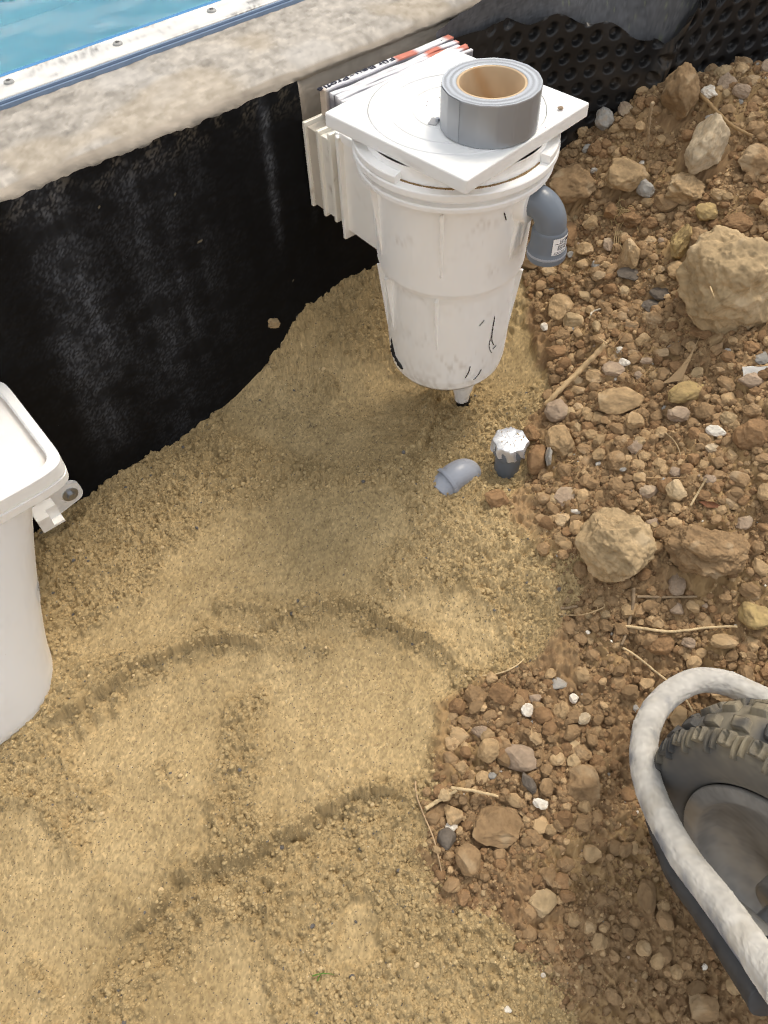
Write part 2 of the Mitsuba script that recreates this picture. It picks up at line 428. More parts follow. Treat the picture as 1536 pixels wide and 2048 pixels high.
dis = nfbm(P0, 12, 4, 62) * .003 + nfbm(P0, 90, 3, 63) * .0024 - edge * (chip * .006 + .001) - edge * patch(P0[:, 0]) * .012
facez = (P0[:, 1] < WY + .004)
dis = dis - facez * patch(P0[:, 0]) * .010 * sstep(.43, .60, P0[:, 2])
P1 = P0.copy(); P1[:, 1:] += nr[K.ravel()] * dis[:, None]
n1, n2, n3, n4 = (meshkit.fbm(P0 * f, 4, s)[:, None] for f, s in ((5, 64), (17, 65), (90, 66), (9, 67)))
cc = np.array([.345, .32, .285]) * (1 + (n1 - .5) * .5 + (n2 - .5) * .5 + (n3 - .5) * 1.1 + (meshkit.noise(P0 * 240, 69)[:, None] - .5) * .5)
white = sstep(.54, .68, n4) * sstep(.35, .6, n2); cc = cc * (1 - .35 * white) + np.array([.44, .43, .415]) * .35 * white
och = sstep(.58, .70, meshkit.fbm(P0 * 8, 3, 68)[:, None]); cc = cc * (1 - .30 * och) + np.array([.38, .30, .19]) * .30 * och
mort = np.array([.30, .262, .215]) * (1 + (n2 - .5) * .6 + (n3 - .5) * .5)
mk = (facez | (edge > .3))[:, None] * 1.0
cc = cc * (1 - mk) + mort * mk
obj('concrete', (P1, grid_faces(len(wx), len(prof))), 'm_concrete', wall, smooth=True, color=np.clip(cc, .02, .8))

# bitumen: its own rough skin on the face, with a ragged upper edge
bz = np.arange(.06, WT + .003, .0026); bx = spacing([(-.3, -.05, .01), (-.05, .66, .0026), (.66, 1.9, .007)])
BX, BZ = np.meshgrid(bx, bz, indexing='ij'); Pb = np.stack([BX, 0 * BX, BZ], -1).reshape(-1, 3)
top = WT - .004 + (meshkit.fbm(np.stack([bx * 16, 0 * bx, 0 * bx], -1), 4, 71) - .5) * .006 + (meshkit.fbm(np.stack([bx * 70, 0 * bx, 0 * bx], -1), 2, 72) - .5) * .007
top = np.minimum(top, WT - .002)
cut = sstep(.600, .612, bx) * sstep(.885, .875, bx)
topP = np.where(cut > .5, .505, top); BZ = .02 + (BZ - .02) / (WT + .004 - .02) * (topP[:, None] - .02) if 0 else np.minimum(BZ, topP[:, None] + 0 * BZ); Pb = np.stack([BX, 0 * BX, BZ], -1).reshape(-1, 3)
rag = nfbm(Pb, 60, 3, 73).reshape(BX.shape) * .012
keep = BZ < 9
by = WY - .0035 - .012 * 0 + nfbm(Pb, 14, 3, 74).reshape(BX.shape) * .004 + nfbm(Pb, 110, 2, 75).reshape(BX.shape) * .0018
by = by - .004
streak = meshkit.fbm(Pb * np.array([85, 1, 5]), 3, 76).reshape(BX.shape); streak2 = meshkit.fbm(Pb * np.array([28, 1, 2.5]), 3, 77).reshape(BX.shape)
grain = np.random.default_rng(78).random(BX.shape); gr2 = meshkit.fbm(Pb * 40, 3, 79).reshape(BX.shape)
def band(x0, w, z0, z1): return np.exp(-((BX - x0 - (BZ - .5) * .02) / w) ** 2) * sstep(z0 - .05, z0 + .06, BZ) * sstep(z1 + .02, z1 - .02, BZ)
sx = lambda px, py: aty(px, py, WY)[0]
dust = .9 * band(sx(110, 500), .028, .33, .66) + .45 * band(sx(130, 640), .03, .20, .45) + .35 * band(sx(300, 480), .075, .30, .62) + .75 * band(sx(528, 290), .0075, .43, .63) + .55 * band(sx(610, 270), .006, .43, .62) + .22 * band(sx(330, 640), .06, .1, .45) + .035
dust = np.clip(dust, 0, 1) * (.35 + .65 * sstep(.30, .62, .5 * streak + .5 * streak2)) * (.25 + 1.5 * grain ** 2 * sstep(.25, .6, gr2))
cb = np.array([.004, .0042, .005]) + np.clip(dust, 0, 1)[..., None] * np.array([.080, .086, .098])
up_ = sstep(.05, 0, topP[:, None] - BZ) * sstep(.45, .62, gr2)
cb = cb + up_[..., None] * np.array([.05, .042, .03]) * sstep(.4, .8, grain)[..., None]
fleck = (meshkit.noise(Pb * 150, 80).reshape(BX.shape) > .985)[..., None] * sstep(.5, .6, meshkit.fbm(Pb * 10, 2, 81).reshape(BX.shape))[..., None]
cb = cb + fleck * np.array([.16, .14, .10])
bf = grid_faces(len(bx), len(bz)); bf = bf[keep.ravel()[bf].all(1)]
bv = np.stack([BX, by, BZ], -1).reshape(-1, 3); u, inv = np.unique(bf, return_inverse=True)
obj('bitumen_coat', (bv[u], inv.reshape(bf.shape)), 'm_bitumen', wall, smooth=True, color=cb.reshape(-1, 3)[u], label='black bitumen coat with grey dust streaks')

rail_z = WT + .004
rv = thing('edge_rail', 'white screwed plastic rail along the pool edge between water and concrete', 'rail')
def strip(y0, y1, z0, z1, name, mat, parent, color=None, x0=-3, x1=3.4, nx=1):
    b = trimesh.creation.box([x1 - x0, y1 - y0, z1 - z0]); b.apply_translation([(x0 + x1) / 2, (y0 + y1) / 2, (z0 + z1) / 2])
    return obj(name, b, mat, parent)
rx = spacing([(-3, -.2, .2), (-.2, 1.2, .004), (1.2, 3.4, .2)]); ry = np.array([1.154, 1.1545, 1.157, 1.165, 1.175, 1.185, 1.195, 1.205, 1.212, 1.2145, 1.215]); rz = rail_z + np.array([-.012, .004, .0062, .0066, .0068, .0068, .0068, .0066, .0062, .004, -.012])
RX, RK = np.meshgrid(rx, np.arange(len(ry)), indexing='ij'); Pr = np.stack([RX, ry[RK], rz[RK]], -1).reshape(-1, 3)
d1 = meshkit.fbm(Pr * np.array([14, 40, 10]), 4, 82)[:, None]; d2 = meshkit.noise(Pr * 300, 83)[:, None]
rc = np.array([.66, .65, .62]) * (1 - .55 * sstep(.48, .66, d1) * sstep(.35, .7, d2) - .18 * sstep(.4, .6, d1))
obj('white_strip', (Pr, grid_faces(len(rx), len(ry))), 'm_plastic', rv, smooth=35, color=rc) if 0 else obj('white_strip', (Pr, grid_faces(len(rx), len(ry))), 'm_plastic', rv, smooth=True, color=rc)
strip(1.2155, 1.223, WT - .03, rail_z + .005, 'blue_trim', 'm_blue', rv)
strip(1.146, 1.1535, WT - .004, rail_z + .001, 'lower_lip', 'm_steelblue', rv)
strip(1.1500, 1.1535, WT + .0055, rail_z + .0045, 'lip_ridge', 'm_steelblue', rv)
for px, py in ((35, 177), (252, 97), (443, 31)):
    p = at(px, py, rail_z + .009); p[1] = 1.188
    s = obj('screw', mv(lathe([(.0001, .0036), (.004, .0034), (.0065, .0024), (.0072, .0008), (.0074, 0)], 24), p + [0, 0, -.0025]), 'm_screw', rv)
    obj('screw_recess', mv(lathe([(.0001, .0002), (.0026, .0002), (.003, .0006), (.0034, .0002)], 18), p + [0, 0, .0009]), 'm_screw_dark', s)
for x in (.30 + 1.6 * .17 + .62, -.05): pass
water_z = WT - .095
wsx, wsy = np.linspace(-3, 3.4, 3), np.linspace(1.2235, 4.4, 3)
scene_w = rbox(.01, .01, .01)
WV = np.array([[-3, 1.2232, water_z], [3.4, 1.2232, water_z], [3.4, 4.6, water_z], [-3, 4.6, water_z]])
scene['water'] = mikit.ply((WV, np.array([[0, 1, 2], [0, 2, 3]])), 'm_water', uv=np.array([[0, 0], [6.4, 0], [6.4, 3.377], [0, 3.377]])); tag('water', kind='structure')
LV = np.array([[-3, 1.223, WT], [3.4, 1.223, WT], [3.4, 1.223, -.55], [-3, 1.223, -.55], [3.4, 4.6, -.55], [-3, 4.6, -.55], [3.4, 4.6, WT], [-3, 4.6, WT]])
scene['pool_floor'] = mikit.ply((LV, np.array([[0, 1, 2], [0, 2, 3], [3, 2, 4], [3, 4, 5], [5, 4, 6], [5, 6, 7], [1, 6, 4], [1, 4, 2], [0, 3, 5], [0, 5, 7]])), 'm_liner'); tag('pool_floor', kind='structure')
FV = np.array([[-40, 4.6, WT - .03], [40, 4.6, WT - .03], [40, 60, WT - .03], [-40, 60, WT - .03], [3.4, .95, WT - .03], [40, .95, WT - .03], [40, 4.6, WT - .03], [3.4, 4.6, WT - .03], [-40, .95, WT - .03], [-3, .95, WT - .03], [-3, 4.6, WT - .03], [-40, 4.6, WT - .03]])
scene['ground'] = mikit.ply((FV, np.array([[0, 1, 2], [0, 2, 3], [4, 5, 6], [4, 6, 7], [8, 9, 10], [8, 10, 11]])), 'm_far'); tag('ground', kind='structure')

# ------------------------------------------------------------------ white plastic helper: dirt by noise
def plastic_col(mesh, tone=(.79, .785, .765), dirt=.25, low=None, seed=90):
    P = np.asarray(mesh.vertices); n = meshkit.fbm(P * 25, 3, seed)[:, None]; m = meshkit.noise(P * 210, seed + 1)[:, None]; k = meshkit.fbm(P * np.array([60, 60, 18]), 3, seed + 2)[:, None]
    d = dirt * sstep(.55, .75, n) * sstep(.4, .8, m) + .6 * dirt * (m > .93) * sstep(.45, .6, k)
    if low is not None: d = d + sstep(low[1], low[0], P[:, 2:3]) * low[2] * sstep(.45, .62, k) * sstep(.35, .7, m)
    return np.clip(np.array(tone) * (1 - d) + np.array([.25, .17, .09]) * d, .01, .9)


def refine(mesh, h):
    v, f = trimesh.remesh.subdivide_to_size(mesh.vertices, mesh.faces, h, max_iter=9); m = trimesh.Trimesh(v, f, process=False); m.merge_vertices(); return m


def wobj(name, mesh, parent, h=.012, tone=(.79, .785, .765), dirt=.25, low=None, mat='m_plastic', label=None, seed=90, smooth=32):
    if h: mesh = refine(mesh, h)
    # crease-split by hand so that vertex colours survive
    m = trimesh.graph.smooth_shade(mesh, angle=np.radians(smooth), facet_minarea=None)
    return obj(name, m, mat, parent, smooth=True, color=plastic_col(m, tone, dirt, low, seed), label=label)


# ------------------------------------------------------------------ the skimmer with its square lid
AX = np.array([.684, .715])
sk = thing('skimmer', 'white plastic pool skimmer with square lid on the wall above the sand mound', 'skimmer')
A3 = np.array([AX[0], AX[1], 0])
up_prof = [(.1175, .637), (.1175, .6175), (.1305, .6175), (.1318, .616), (.1318, .609), (.1305, .6075), (.1195, .6065), (.1190, .599), (.1265, .598), (.1278, .596), (.1275, .591), (.126, .590), (.1135, .588)]
wobj('rim', mv(lathe(up_prof, 120), A3), sk, .013, seed=91)
a_l = math.radians(226)
# the upper flange is cut away at the front: arc over the rest
wobj('upper_flange', mv(lathe([(.1178, .618), (.1297, .618), (.1306, .6195), (.1306, .6265), (.1295, .628), (.1178, .628)], 90, a_l + math.radians(62), a_l + math.radians(328), True), A3), sk, .013, seed=92)
body = [(.1125, .590), (.1112, .575), (.1085, .52), (.1062, .468), (.1058, .452), (.1040, .4455), (.1000, .4430), (.0985, .4405), (.0975, .430), (.0958, .37), (.0935, .31), (.0915, .275), (.0885, .2605), (.083, .2525), (.074, .2485), (.03, .247), (.0001, .247)]
bm = refine(mv(lathe(body, 96), A3), .012)
wobj('bucket', bm, sk, None, dirt=.22, low=(.25, .34, .30), seed=93)
def fin(deg, z0, z1, r0, r1, out, wid=.0046):
    a = a_l + math.radians(deg); e = np.array([math.cos(a), math.sin(a), 0]); s = np.array([-e[1], e[0], 0])
    pts = [A3 + e * (r - .004) + [0, 0, z] for r, z in ((r0, z0), (r1, z1))] + [A3 + e * (r0 + out) + [0, 0, z0], A3 + e * (r1 + .0006) + [0, 0, z1]]
    v = np.array([p + s * w * k for w in (-.5, .5) for p, k in zip(pts, (wid, wid, wid, wid * .5))])
    return trimesh.convex.convex_hull(v)
for deg, z0, z1, r0, r1, out in ((-62, .583, .478, .112, .1066, .009), (-6, .583, .482, .112, .1068, .009), (48, .583, .487, .112, .107, .009), (-78, .44, .33, .098, .0945, .009), (-58, .44, .345, .098, .095, .009), (-9, .44, .345, .098, .095, .009), (75, .44, .34, .098, .095, .009), (-150, .583, .48, .112, .107, .009), (120, .583, .48, .112, .107, .009)):
    wobj('rib', fin(deg, z0, z1, r0, r1, out), sk, .008, dirt=.1)
SP = A3 + [.022, -.020, 0]
wobj('outlet_spout', mv(lathe([(.036, .2505), (.0335, .240), (.0290, .234), (.0262, .206), (.0235, .202), (.0135, .164), (.0125, .151), (.0001, .151)], 40), SP), sk, .004, dirt=.3, seed=94)
obj('spout_plug', mv(lathe([(.0120, .1525), (.0122, .134), (.0001, .130)], 24), SP + [.002, -.002, 0]), 'm_black', sk, smooth=40, label='black plug under the spout')
# throat box to the wall, with its flange plates
x0, x1 = .607, .763
def tbox(xa, xb, ya, yb, za, zb, r=.0018): return mv(rbox(xb - xa, yb - ya, zb - za, r, 8), ((xa + xb) / 2, (ya + yb) / 2, (za + zb) / 2))
th = obj_th = wobj('throat', tbox(x0, x1, .765, .872, .448, .586), sk, .013, tone=(.79, .775, .735), dirt=.2, seed=95)
wobj('throat_top', tbox(x0 - .003, x1 + .003, .770, .857, .584, .597), sk, .013, seed=96)
for y, ex, zb, zt, nm in ((.853, .008, .436, .592, 0), (.878, .004, .450, .585, 1), (.904, .005, .448, .580, 2), (.936, .005, .450, .580, 3)):
    wobj('flange_plate', tbox(x0 - ex, x1 + ex, y, y + .006, zb, zt, .0012), sk, .013, dirt=.45 if nm else .15, seed=100 + nm, tone=(.76, .735, .66) if nm else (.8, .78, .73))
for i, (ya, yb) in enumerate(((.884, .904), (.910, .936))):
    wobj('flange_gasket', tbox(x0 - .001, x1 + .001, ya, yb, .454, .574, .001), sk, .012, tone=(.55, .50, .42) if i else (.74, .71, .64), dirt=.9, seed=106 + i, label='stained gasket strip')
wobj('throat_step', tbox(x0 + .004, x1 - .004, .859, .878, .560, .588), sk, .013, seed=97)
# bitumen smears on the flange
P_ = []
for i, (a, b, c, d) in enumerate(P_):
    p, q = [(lambda r: EYE + r * ((x0 + .002 - EYE[0]) / r[0]))(ray(*t)) for t in ((a, b), (c, d))]
    if .853 < p[1] < .945: obj('bitumen_smear', sweep(spline([p, (p + q) / 2 + [0, .002, 0], q], 8), [.0006, .0016, .0021, .0015, .0017, .0012, .0016, .0004], 8), 'm_black', sk)
def on_bucket(px, py, out=.0006):
    r = ray(px, py); a, b = r[:2] @ r[:2], -r[:2] @ AX; best = None
    rad = .095
    for _ in range(12):
        q = b * b - a * (AX @ AX - rad * rad)
        if q < 0: q = 0.0
        t = (-b - math.sqrt(q)) / a; p = EYE + r * t; pr_ = np.array(body)[::-1]; rad = float(np.interp(p[2], pr_[:, 1], pr_[:, 0]))
    return p + np.r_[(p[:2] - AX) / max(rad, .02) * out, 0]
SMR = [([(786, 690), (788, 706), (796, 722), (806, 738)], .0042), ([(783, 676), (786, 692), (790, 708)], .0020), ([(989, 632), (986, 650), (983, 672), (988, 690)], .0011), ([(968, 640), (958, 652)], .0008), ([(984, 668), (978, 690), (984, 706)], .0007), ([(940, 732), (936, 746), (930, 756)], .0010), ([(962, 738), (954, 752), (946, 760)], .0009), ([(992, 690), (985, 698)], .0008), ([(1008, 425), (1012, 440)], .0010)]
for pts, w in SMR:
    c_s = spline([on_bucket(*p) for p in pts], 14); obj('bitumen_smear', sweep(c_s, w * (.35 + .65 * np.abs(np.sin(np.arange(14) * 1.3 + w * 900))) * np.r_[.3, np.ones(12), .3], 7), 'm_black', sk)
ar = np.linspace(a_l - .58, a_l + 1.06, 60); obj('dirt_line', sweep(np.stack([A3[0] + .1186 * np.cos(ar), A3[1] + .1186 * np.sin(ar), .6178 + 0 * ar], 1), .0007 + .0009 * meshkit.noise(np.stack([ar * 14, ar * 0, ar * 0], 1), 231), 6), 'm_dirt', sk, label='brown dirt line in the rim notch')
ar = np.linspace(a_l - 1.5, a_l - .5, 40); obj('dirt_line', sweep(np.stack([A3[0] + .1197 * np.cos(ar), A3[1] + .1197 * np.sin(ar), .6066 + 0 * ar], 1), .0004 + .0006 * meshkit.noise(np.stack([ar * 17, ar * 0, ar * 0], 1), 232), 6), 'm_dirt', sk)
# boss and overflow elbow
az = math.radians(-74); er = np.array([math.cos(az), math.sin(az), 0]); et = np.array([-er[1], er[0], 0])
b0 = A3 + er * .085 + [0, 0, .5690]; b1 = A3 + er * .119 + [0, 0, .5690]
wobj('overflow_boss', sweep([b0, b0 * .4 + b1 * .6, b0 * .06 + b1 * .94, b1], [.0370, .0330, .0300, .0285], 40), sk, .013, seed=98)
wobj('boss_web', tbox(-.004, .004, -.02, .02, -.02, .02) if 0 else fin(-226 + 360 - 49 if 0 else (math.degrees(az) - 226) % 360, .60, .50, .112, .108, .010, .010), sk, .006)
el = thing_el = key_of('overflow_elbow', sk)
Rb = .0265; s0 = A3 + er * .112 + [0, 0, .5690]; c_ = A3 + er * .119 + [0, 0, .5690 - Rb]
path = [s0, A3 + er * .113 + [0, 0, .5690]] + [c_ + er * Rb * math.sin(t) + [0, 0, Rb * math.cos(t)] for t in np.linspace(0, math.pi / 2, 16)]
dn = path[-1]; path += [dn + [0, 0, -.002], dn + [0, 0, -.006]]
obj('bend', sweep(path, .0203, 40, False), 'm_pvc', el, smooth=True)
EX = dn * [1, 1, 0]; zt_ = dn[2]
so = obj('pipe_socket', mv(lathe([(.0200, zt_ - .002), (.0228, zt_ - .006), (.0232, zt_ - .029), (.0254, zt_ - .033), (.0258, zt_ - .035), (.0258, zt_ - .044), (.0248, zt_ - .046), (.0205, zt_ - .046), (.020, zt_ - .03)], 48), EX), 'm_pvc', el, smooth=35)
obj('seal_ring', mv(lathe([(.0258, zt_ - .0345), (.0262, zt_ - .0352), (.0262, zt_ - .0372), (.0258, zt_ - .0382)], 48), EX), 'm_pvc_light', el, smooth=True)
# sticker wrapped on the socket, print and bars on it
def wrap(axis, r, a0, a1, z0, z1, n=14):
    a = np.linspace(a0, a1, n); v = np.array([[axis[0] + r * math.cos(t), axis[1] + r * math.sin(t), z] for t in a for z in (z0, z1)]); return trimesh.Trimesh(v, grid_faces(n, 2), process=False)
af = math.atan2(-EX[1], -EX[0])                          # towards the viewer's side
la0, la1 = af + .30, af + 1.55
zs0, zs1 = zt_ - .0315, zt_ - .0060
st = obj('label_sticker', wrap(EX, .02365, la0, la1, zs0, zs1), 'm_label', so, smooth=True) if 0 else obj('label_sticker', wrap(EX, .02365, la0, la1, zs0, zs1), 'm_label', el, label='white barcode sticker')
def wrap_text(txt, a0, zlo, h, r, name, parent, mat):
    m = meshkit.text_mesh(txt, h); v = np.array(m.vertices); v[:, 0] -= v[:, 0].min(); vx, vy, vz = v[:, 0], v[:, 1] - v[:, 1].min(), v[:, 2]
    t = a0 + vx / r; q = np.stack([EX[0] + (r + .0002 * (vz > vz.mean())) * np.cos(t), EX[1] + (r + .0002 * (vz > vz.mean())) * np.sin(t), zlo + vy], -1)
    return obj(name, trimesh.Trimesh(q, m.faces, process=False), mat, parent)
try:
    wrap_text('HT 87', la0 + .42, zs1 - .0075, .0045, .0238, 'print', el, 'm_ink')
    wrap_text('DN 40', la0 + .80, zs1 - .0075, .0045, .0238, 'print', el, 'm_ink')
except Exception: pass
bars = []
for k in range(26):
    w_ = .012 + .022 * rng.random(); t = la0 + .30 + k * .033
    bars.append(wrap(EX, .02378, t, t + w_ * .7, zs0 + .008, zs0 + .016, 3))
for zz, ta, tb in ((zs0 + .0175, .12, 1.2), (zs0 + .005, .12, 1.15), (zs0 + .003, .12, .9)):
    bars.append(wrap(EX, .02378, la0 + ta, la0 + tb, zz, zz + .0009, 10))
obj('barcode', trimesh.util.concatenate(bars), 'm_ink', el)
# square lid
LZ = .655; rot = math.radians(6.2); side = .231
lid = key_of('lid', sk)
plate = m3.Manifold(m3.Mesh(np.asarray(rbox(side, side, .018, .0022, 12).vertices, np.float32), np.asarray(rbox(side, side, .018, .0022, 12).faces, np.uint32)))
pl = man((plate - m3.Manifold.cylinder(.1, .1100, .1100, 128, True)).rotate([0, 0, math.degrees(rot)]).translate([AX[0], AX[1], LZ - .009]))
wobj('lid_frame', pl, lid, .02, tone=(.76, .765, .755), dirt=.30, mat='m_gloss', seed=110, smooth=40)
dp = [(.1090, LZ - .016), (.1092, LZ - .0008), (.1080, LZ + .0006), (.0866, LZ + .0006), (.0858, LZ - .0012), (.0842, LZ - .0012), (.0834, LZ + .0002), (.0576, LZ + .0002), (.0568, LZ - .0012), (.0554, LZ - .0012), (.0546, LZ + .0002), (.0001, LZ + .0002)]
disc = mv(lathe(dp, 128), A3)
wobj('lid_disc', disc, lid, .014, tone=(.76, .765, .76), dirt=.16, mat='m_gloss', seed=111, smooth=25)
hp = at(868, 243, LZ + .001)
hs = obj('finger_slot', mv(rbox(.016, .011, .0012, .0005, 6), hp, .5), 'm_slot', lid)
obj('slot_pin', mv(lathe([(.0001, .003), (.0022, .003), (.0026, 0)], 16), hp + [.004, -.002, .0006]), 'm_zinc', lid, smooth=40)
# raised maker's lettering on the disc is illegible in the photo: short worn dashes
fc = thing('pebble', 'tiny grey pebble lying on the white skimmer lid right of the tape', 'pebble')
del labels[fc]; USED['pebble'] -= 1

# ------------------------------------------------------------------ tape roll on the lid
TC = at(984, 162, .7055); tp = thing('tape_roll', 'roll of silver duct tape with brown card core lying on the white skimmer lid', 'tape')
Tz0 = LZ + .0012; Th = .7055 - Tz0; Rto, Rti = .0585, .0405
nseg = 108
def tape_r(a):
    k = 17; b = (a * k / (2 * math.pi)) % 1 - .5; poly = math.cos(math.pi / k) / np.cos(b * 2 * math.pi / k); return 1 + (poly - 1) * .75
av = np.arange(nseg) * 2 * math.pi / nseg
rr = np.concatenate([np.linspace(Rto, Rti, 11)])
pv, pc = [], []
rows = [(Rto, 0), (Rto, .25), (Rto, .5), (Rto, .75), (Rto, .96), (Rto - .0005, 1.0)] + [(r, 1 - .012 * (i % 2)) for i, r in enumerate(np.linspace(Rto - .0016, Rti + .0004, 12))]
for r, h in rows:
    s = (r - Rti) / (Rto - Rti)
    rad = r * (1 + (tape_r(av) - 1) * s)
    pv.append(np.stack([TC[0] + rad * np.cos(av), TC[1] + rad * np.sin(av), Tz0 + Th * h + 0 * av], -1))
    tone = np.array([.27, .285, .305]) if h < .99 and r > Rto - .0003 else np.array([.40, .425, .46]) * (1 + .25 * math.sin(r * 5200))
    pc.append(np.repeat(tone[None], nseg, 0) * (1 + .06 * np.sin(av * 3 + r * 900))[:, None])
pv, pc = np.array(pv), np.array(pc); nrow = len(rows)
ff = []
for i in range(nrow - 1):
    for j in range(nseg):
        k = (j + 1) % nseg; a, b, c, d = i * nseg + j, i * nseg + k, (i + 1) * nseg + k, (i + 1) * nseg + j; ff += [[a, b, c], [a, c, d]]
tm = trimesh.Trimesh(pv.reshape(-1, 3), np.array(ff), process=False, vertex_colors=None)
side_f = np.array(ff); half = 5 * nseg * 2
for nm, fsel in (('tape_winding', side_f[:half]), ('tape_edge', side_f[half:])):
    u, inv = np.unique(fsel, return_inverse=True)
    obj(nm, (pv.reshape(-1, 3)[u], inv.reshape(fsel.shape)), 'm_tape', tp, smooth=True, color=pc.reshape(-1, 3)[u])
core = mv(lathe([(Rti + .0002, Th * .985), (Rti - .0002, Th * .99), (.0382, Th * .985), (.0378, Th * .97), (.0378, .001), (Rti, 0)], 96), [TC[0], TC[1], Tz0])
core = refine(core, .006); cv = np.asarray(core.vertices); cn = meshkit.fbm(cv * 30, 3, 120)[:, None]
stain = np.exp(-((np.arctan2(cv[:, 1] - TC[1], cv[:, 0] - TC[0]) - 1.0 - (cv[:, 2] - .68) * 14) / .20) ** 2)[:, None]
cm_ = np.array([.53, .40, .26]) * (1 + (cn - .5) * .4) * (1 - .35 * stain * np.array([.4, 1, 1.6]) * .6)
obj('card_core', core, 'm_card', tp, smooth=True, color=np.clip(cm_, 0, 1))
aw = math.atan2(-TC[1], -TC[0]) - .62
fl = np.linspace(aw, aw - .9, 12)
fv = np.array([[TC[0] + (Rto * float(tape_r(np.array([t]))[0]) + .0007) * math.cos(t), TC[1] + (Rto * float(tape_r(np.array([t]))[0]) + .0007) * math.sin(t), Tz0 + z] for t in fl for z in (.0006, Th - .0004)])
fv2 = np.array([[TC[0] + (Rto * float(tape_r(np.array([t]))[0]) - .0002) * math.cos(t), TC[1] + (Rto * float(tape_r(np.array([t]))[0]) - .0002) * math.sin(t), Tz0 + z] for t in fl for z in (.0006, Th - .0004)])
gf = grid_faces(12, 2)
obj('tape_end', (np.vstack([fv, fv2]), np.vstack([gf, gf[:, ::-1] + 24, [[0, 1, 25], [0, 25, 24]]])), 'm_tape', tp, color=np.tile([.31, .325, .345], (48, 1)))

# ------------------------------------------------------------------ folded printed packaging behind the lid
stk = thing('folded_packaging', 'stack of folded white printed packaging standing between skimmer lid and concrete wall', 'packaging')
SX0, SX1 = .634, .874
lay = [(.9310, .0125, .617), (.9195, .0090, .6135), (.9105, .0075, .6130), (.9030, .0065, .6125), (.8960, .0060, .6120), (.8895, .0055, .6115)]
for i, (y, t, zt) in enumerate(lay):
    b = rbox(SX1 - SX0 - .006 * (i % 3), t, zt - .5795, .0008, 6); b = mv(b, ((SX0 + SX1) / 2 + .003 * (i % 2) + i * .001, y, (zt + .5795) / 2)); b = refine(b, .009)
    b = trimesh.graph.smooth_shade(b, angle=.5, facet_minarea=None); v = np.asarray(b.vertices).copy()
    v[:, 1] += .0012 * np.sin(v[:, 0] * 60 + i * 1.7); v[:, 2] += (meshkit.noise(v * np.array([40, 10, 10]), 130 + i) - .5) * .003; b.vertices = v
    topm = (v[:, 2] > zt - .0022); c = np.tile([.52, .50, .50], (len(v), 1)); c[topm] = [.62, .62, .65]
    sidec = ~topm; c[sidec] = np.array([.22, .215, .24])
    redzone = (v[:, 0] > .765 + .010 * i - .006 * np.sin(v[:, 2] * 900))
    blk = meshkit.noise(np.stack([v[:, 0] * 62, 0 * v[:, 0] + i * .55, 0 * v[:, 0]], 1), 131) > .46
    c[topm & redzone & blk] = [.50, .17, .12]
    c *= (1 + (meshkit.noise(v * 160, 140 + i)[:, None] - .5) * .25)
    c[v[:, 0] < SX0 + .006] = [.50, .42, .34]
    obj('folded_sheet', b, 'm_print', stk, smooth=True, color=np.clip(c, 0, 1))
def flat_text(txt, h, x, y, z, ang, name, parent, mat, th=.0004):
    m = meshkit.text_mesh(txt, h); v = np.array(m.vertices); v[:, 0] -= v[:, 0].min(); v[:, 1] -= v[:, 1].min(); v[:, 2] = (v[:, 2] - v[:, 2].min()) / max(np.ptp(v[:, 2]), 1e-9) * th
    ca, sa = math.cos(ang), math.sin(ang); q = np.stack([x + v[:, 0] * ca - v[:, 1] * sa, y + v[:, 0] * sa + v[:, 1] * ca, z + v[:, 2]], -1)
    return obj(name, trimesh.Trimesh(q, m.faces, process=False), mat, parent), np.ptp(v[:, 0])
_m = meshkit.text_mesh('Für Bau-Profis', .0080); _w_ = np.ptp(np.asarray(_m.vertices)[:, 0])
kt, wt_ = flat_text('Für Bau-Profis', .0078, .764, .9365, .6318, math.pi, 'lettering', stk, 'm_ink', .0006)
scene.pop(kt); USED.pop(kt, None)
_m = meshkit.text_mesh('Für Bau-Profis', .0078); v = np.array(_m.vertices); v[:, 0] = (v[:, 0] - v[:, 0].min()) * (.135 / np.ptp(v[:, 0])); v[:, 1] -= v[:, 1].min(); v[:, 2] = (v[:, 2] - v[:, 2].min()) / np.ptp(v[:, 2]) * .0022
obj('lettering', trimesh.Trimesh(np.stack([.764 - v[:, 0], .9368 - v[:, 1], .6164 + v[:, 2]], -1), _m.faces, process=False), 'm_ink', stk)

# ------------------------------------------------------------------ second housing at the left
hz = thing('housing', 'white plastic skimmer housing with open top cut off by the left edge of the photo', 'skimmer')
def loft(secs, seg=96):
    a = np.arange(seg) * 2 * math.pi / seg; c, s = np.cos(a), np.sin(a); rows = []
    for z, cx, cy, hx, hy, n in secs:
        rows.append(np.stack([cx + hx * np.sign(c) * np.abs(c) ** (2 / n), cy + hy * np.sign(s) * np.abs(s) ** (2 / n), z + 0 * a], -1))
    v = np.concatenate(rows); f = []
    for i in range(len(secs) - 1):
        for j in range(seg):
            k = (j + 1) % seg; f += [[i * seg + j, i * seg + k, (i + 1) * seg + k], [i * seg + j, (i + 1) * seg + k, (i + 1) * seg + j]]
    return trimesh.Trimesh(v, np.array(f), process=False)
HXC, HYC, HXW, HYW = -.160, .846, .244, .103
def rr_(z, e, n=9): return (z, HXC, HYC, HXW + e, HYW + e, n)
HT = .418
rim_s = [rr_(HT - .010, -.0135, 12), rr_(HT - .0015, -.013, 12), rr_(HT, -.0115, 12), rr_(HT, -.0015, 12), rr_(HT - .0015, 0, 12), rr_(HT - .020, 0, 12), rr_(HT - .021, -.0018, 12), rr_(HT - .0225, -.0018, 12), rr_(HT - .0235, 0, 12), rr_(HT - .036, -.001, 12), rr_(HT - .038, -.004, 12)]
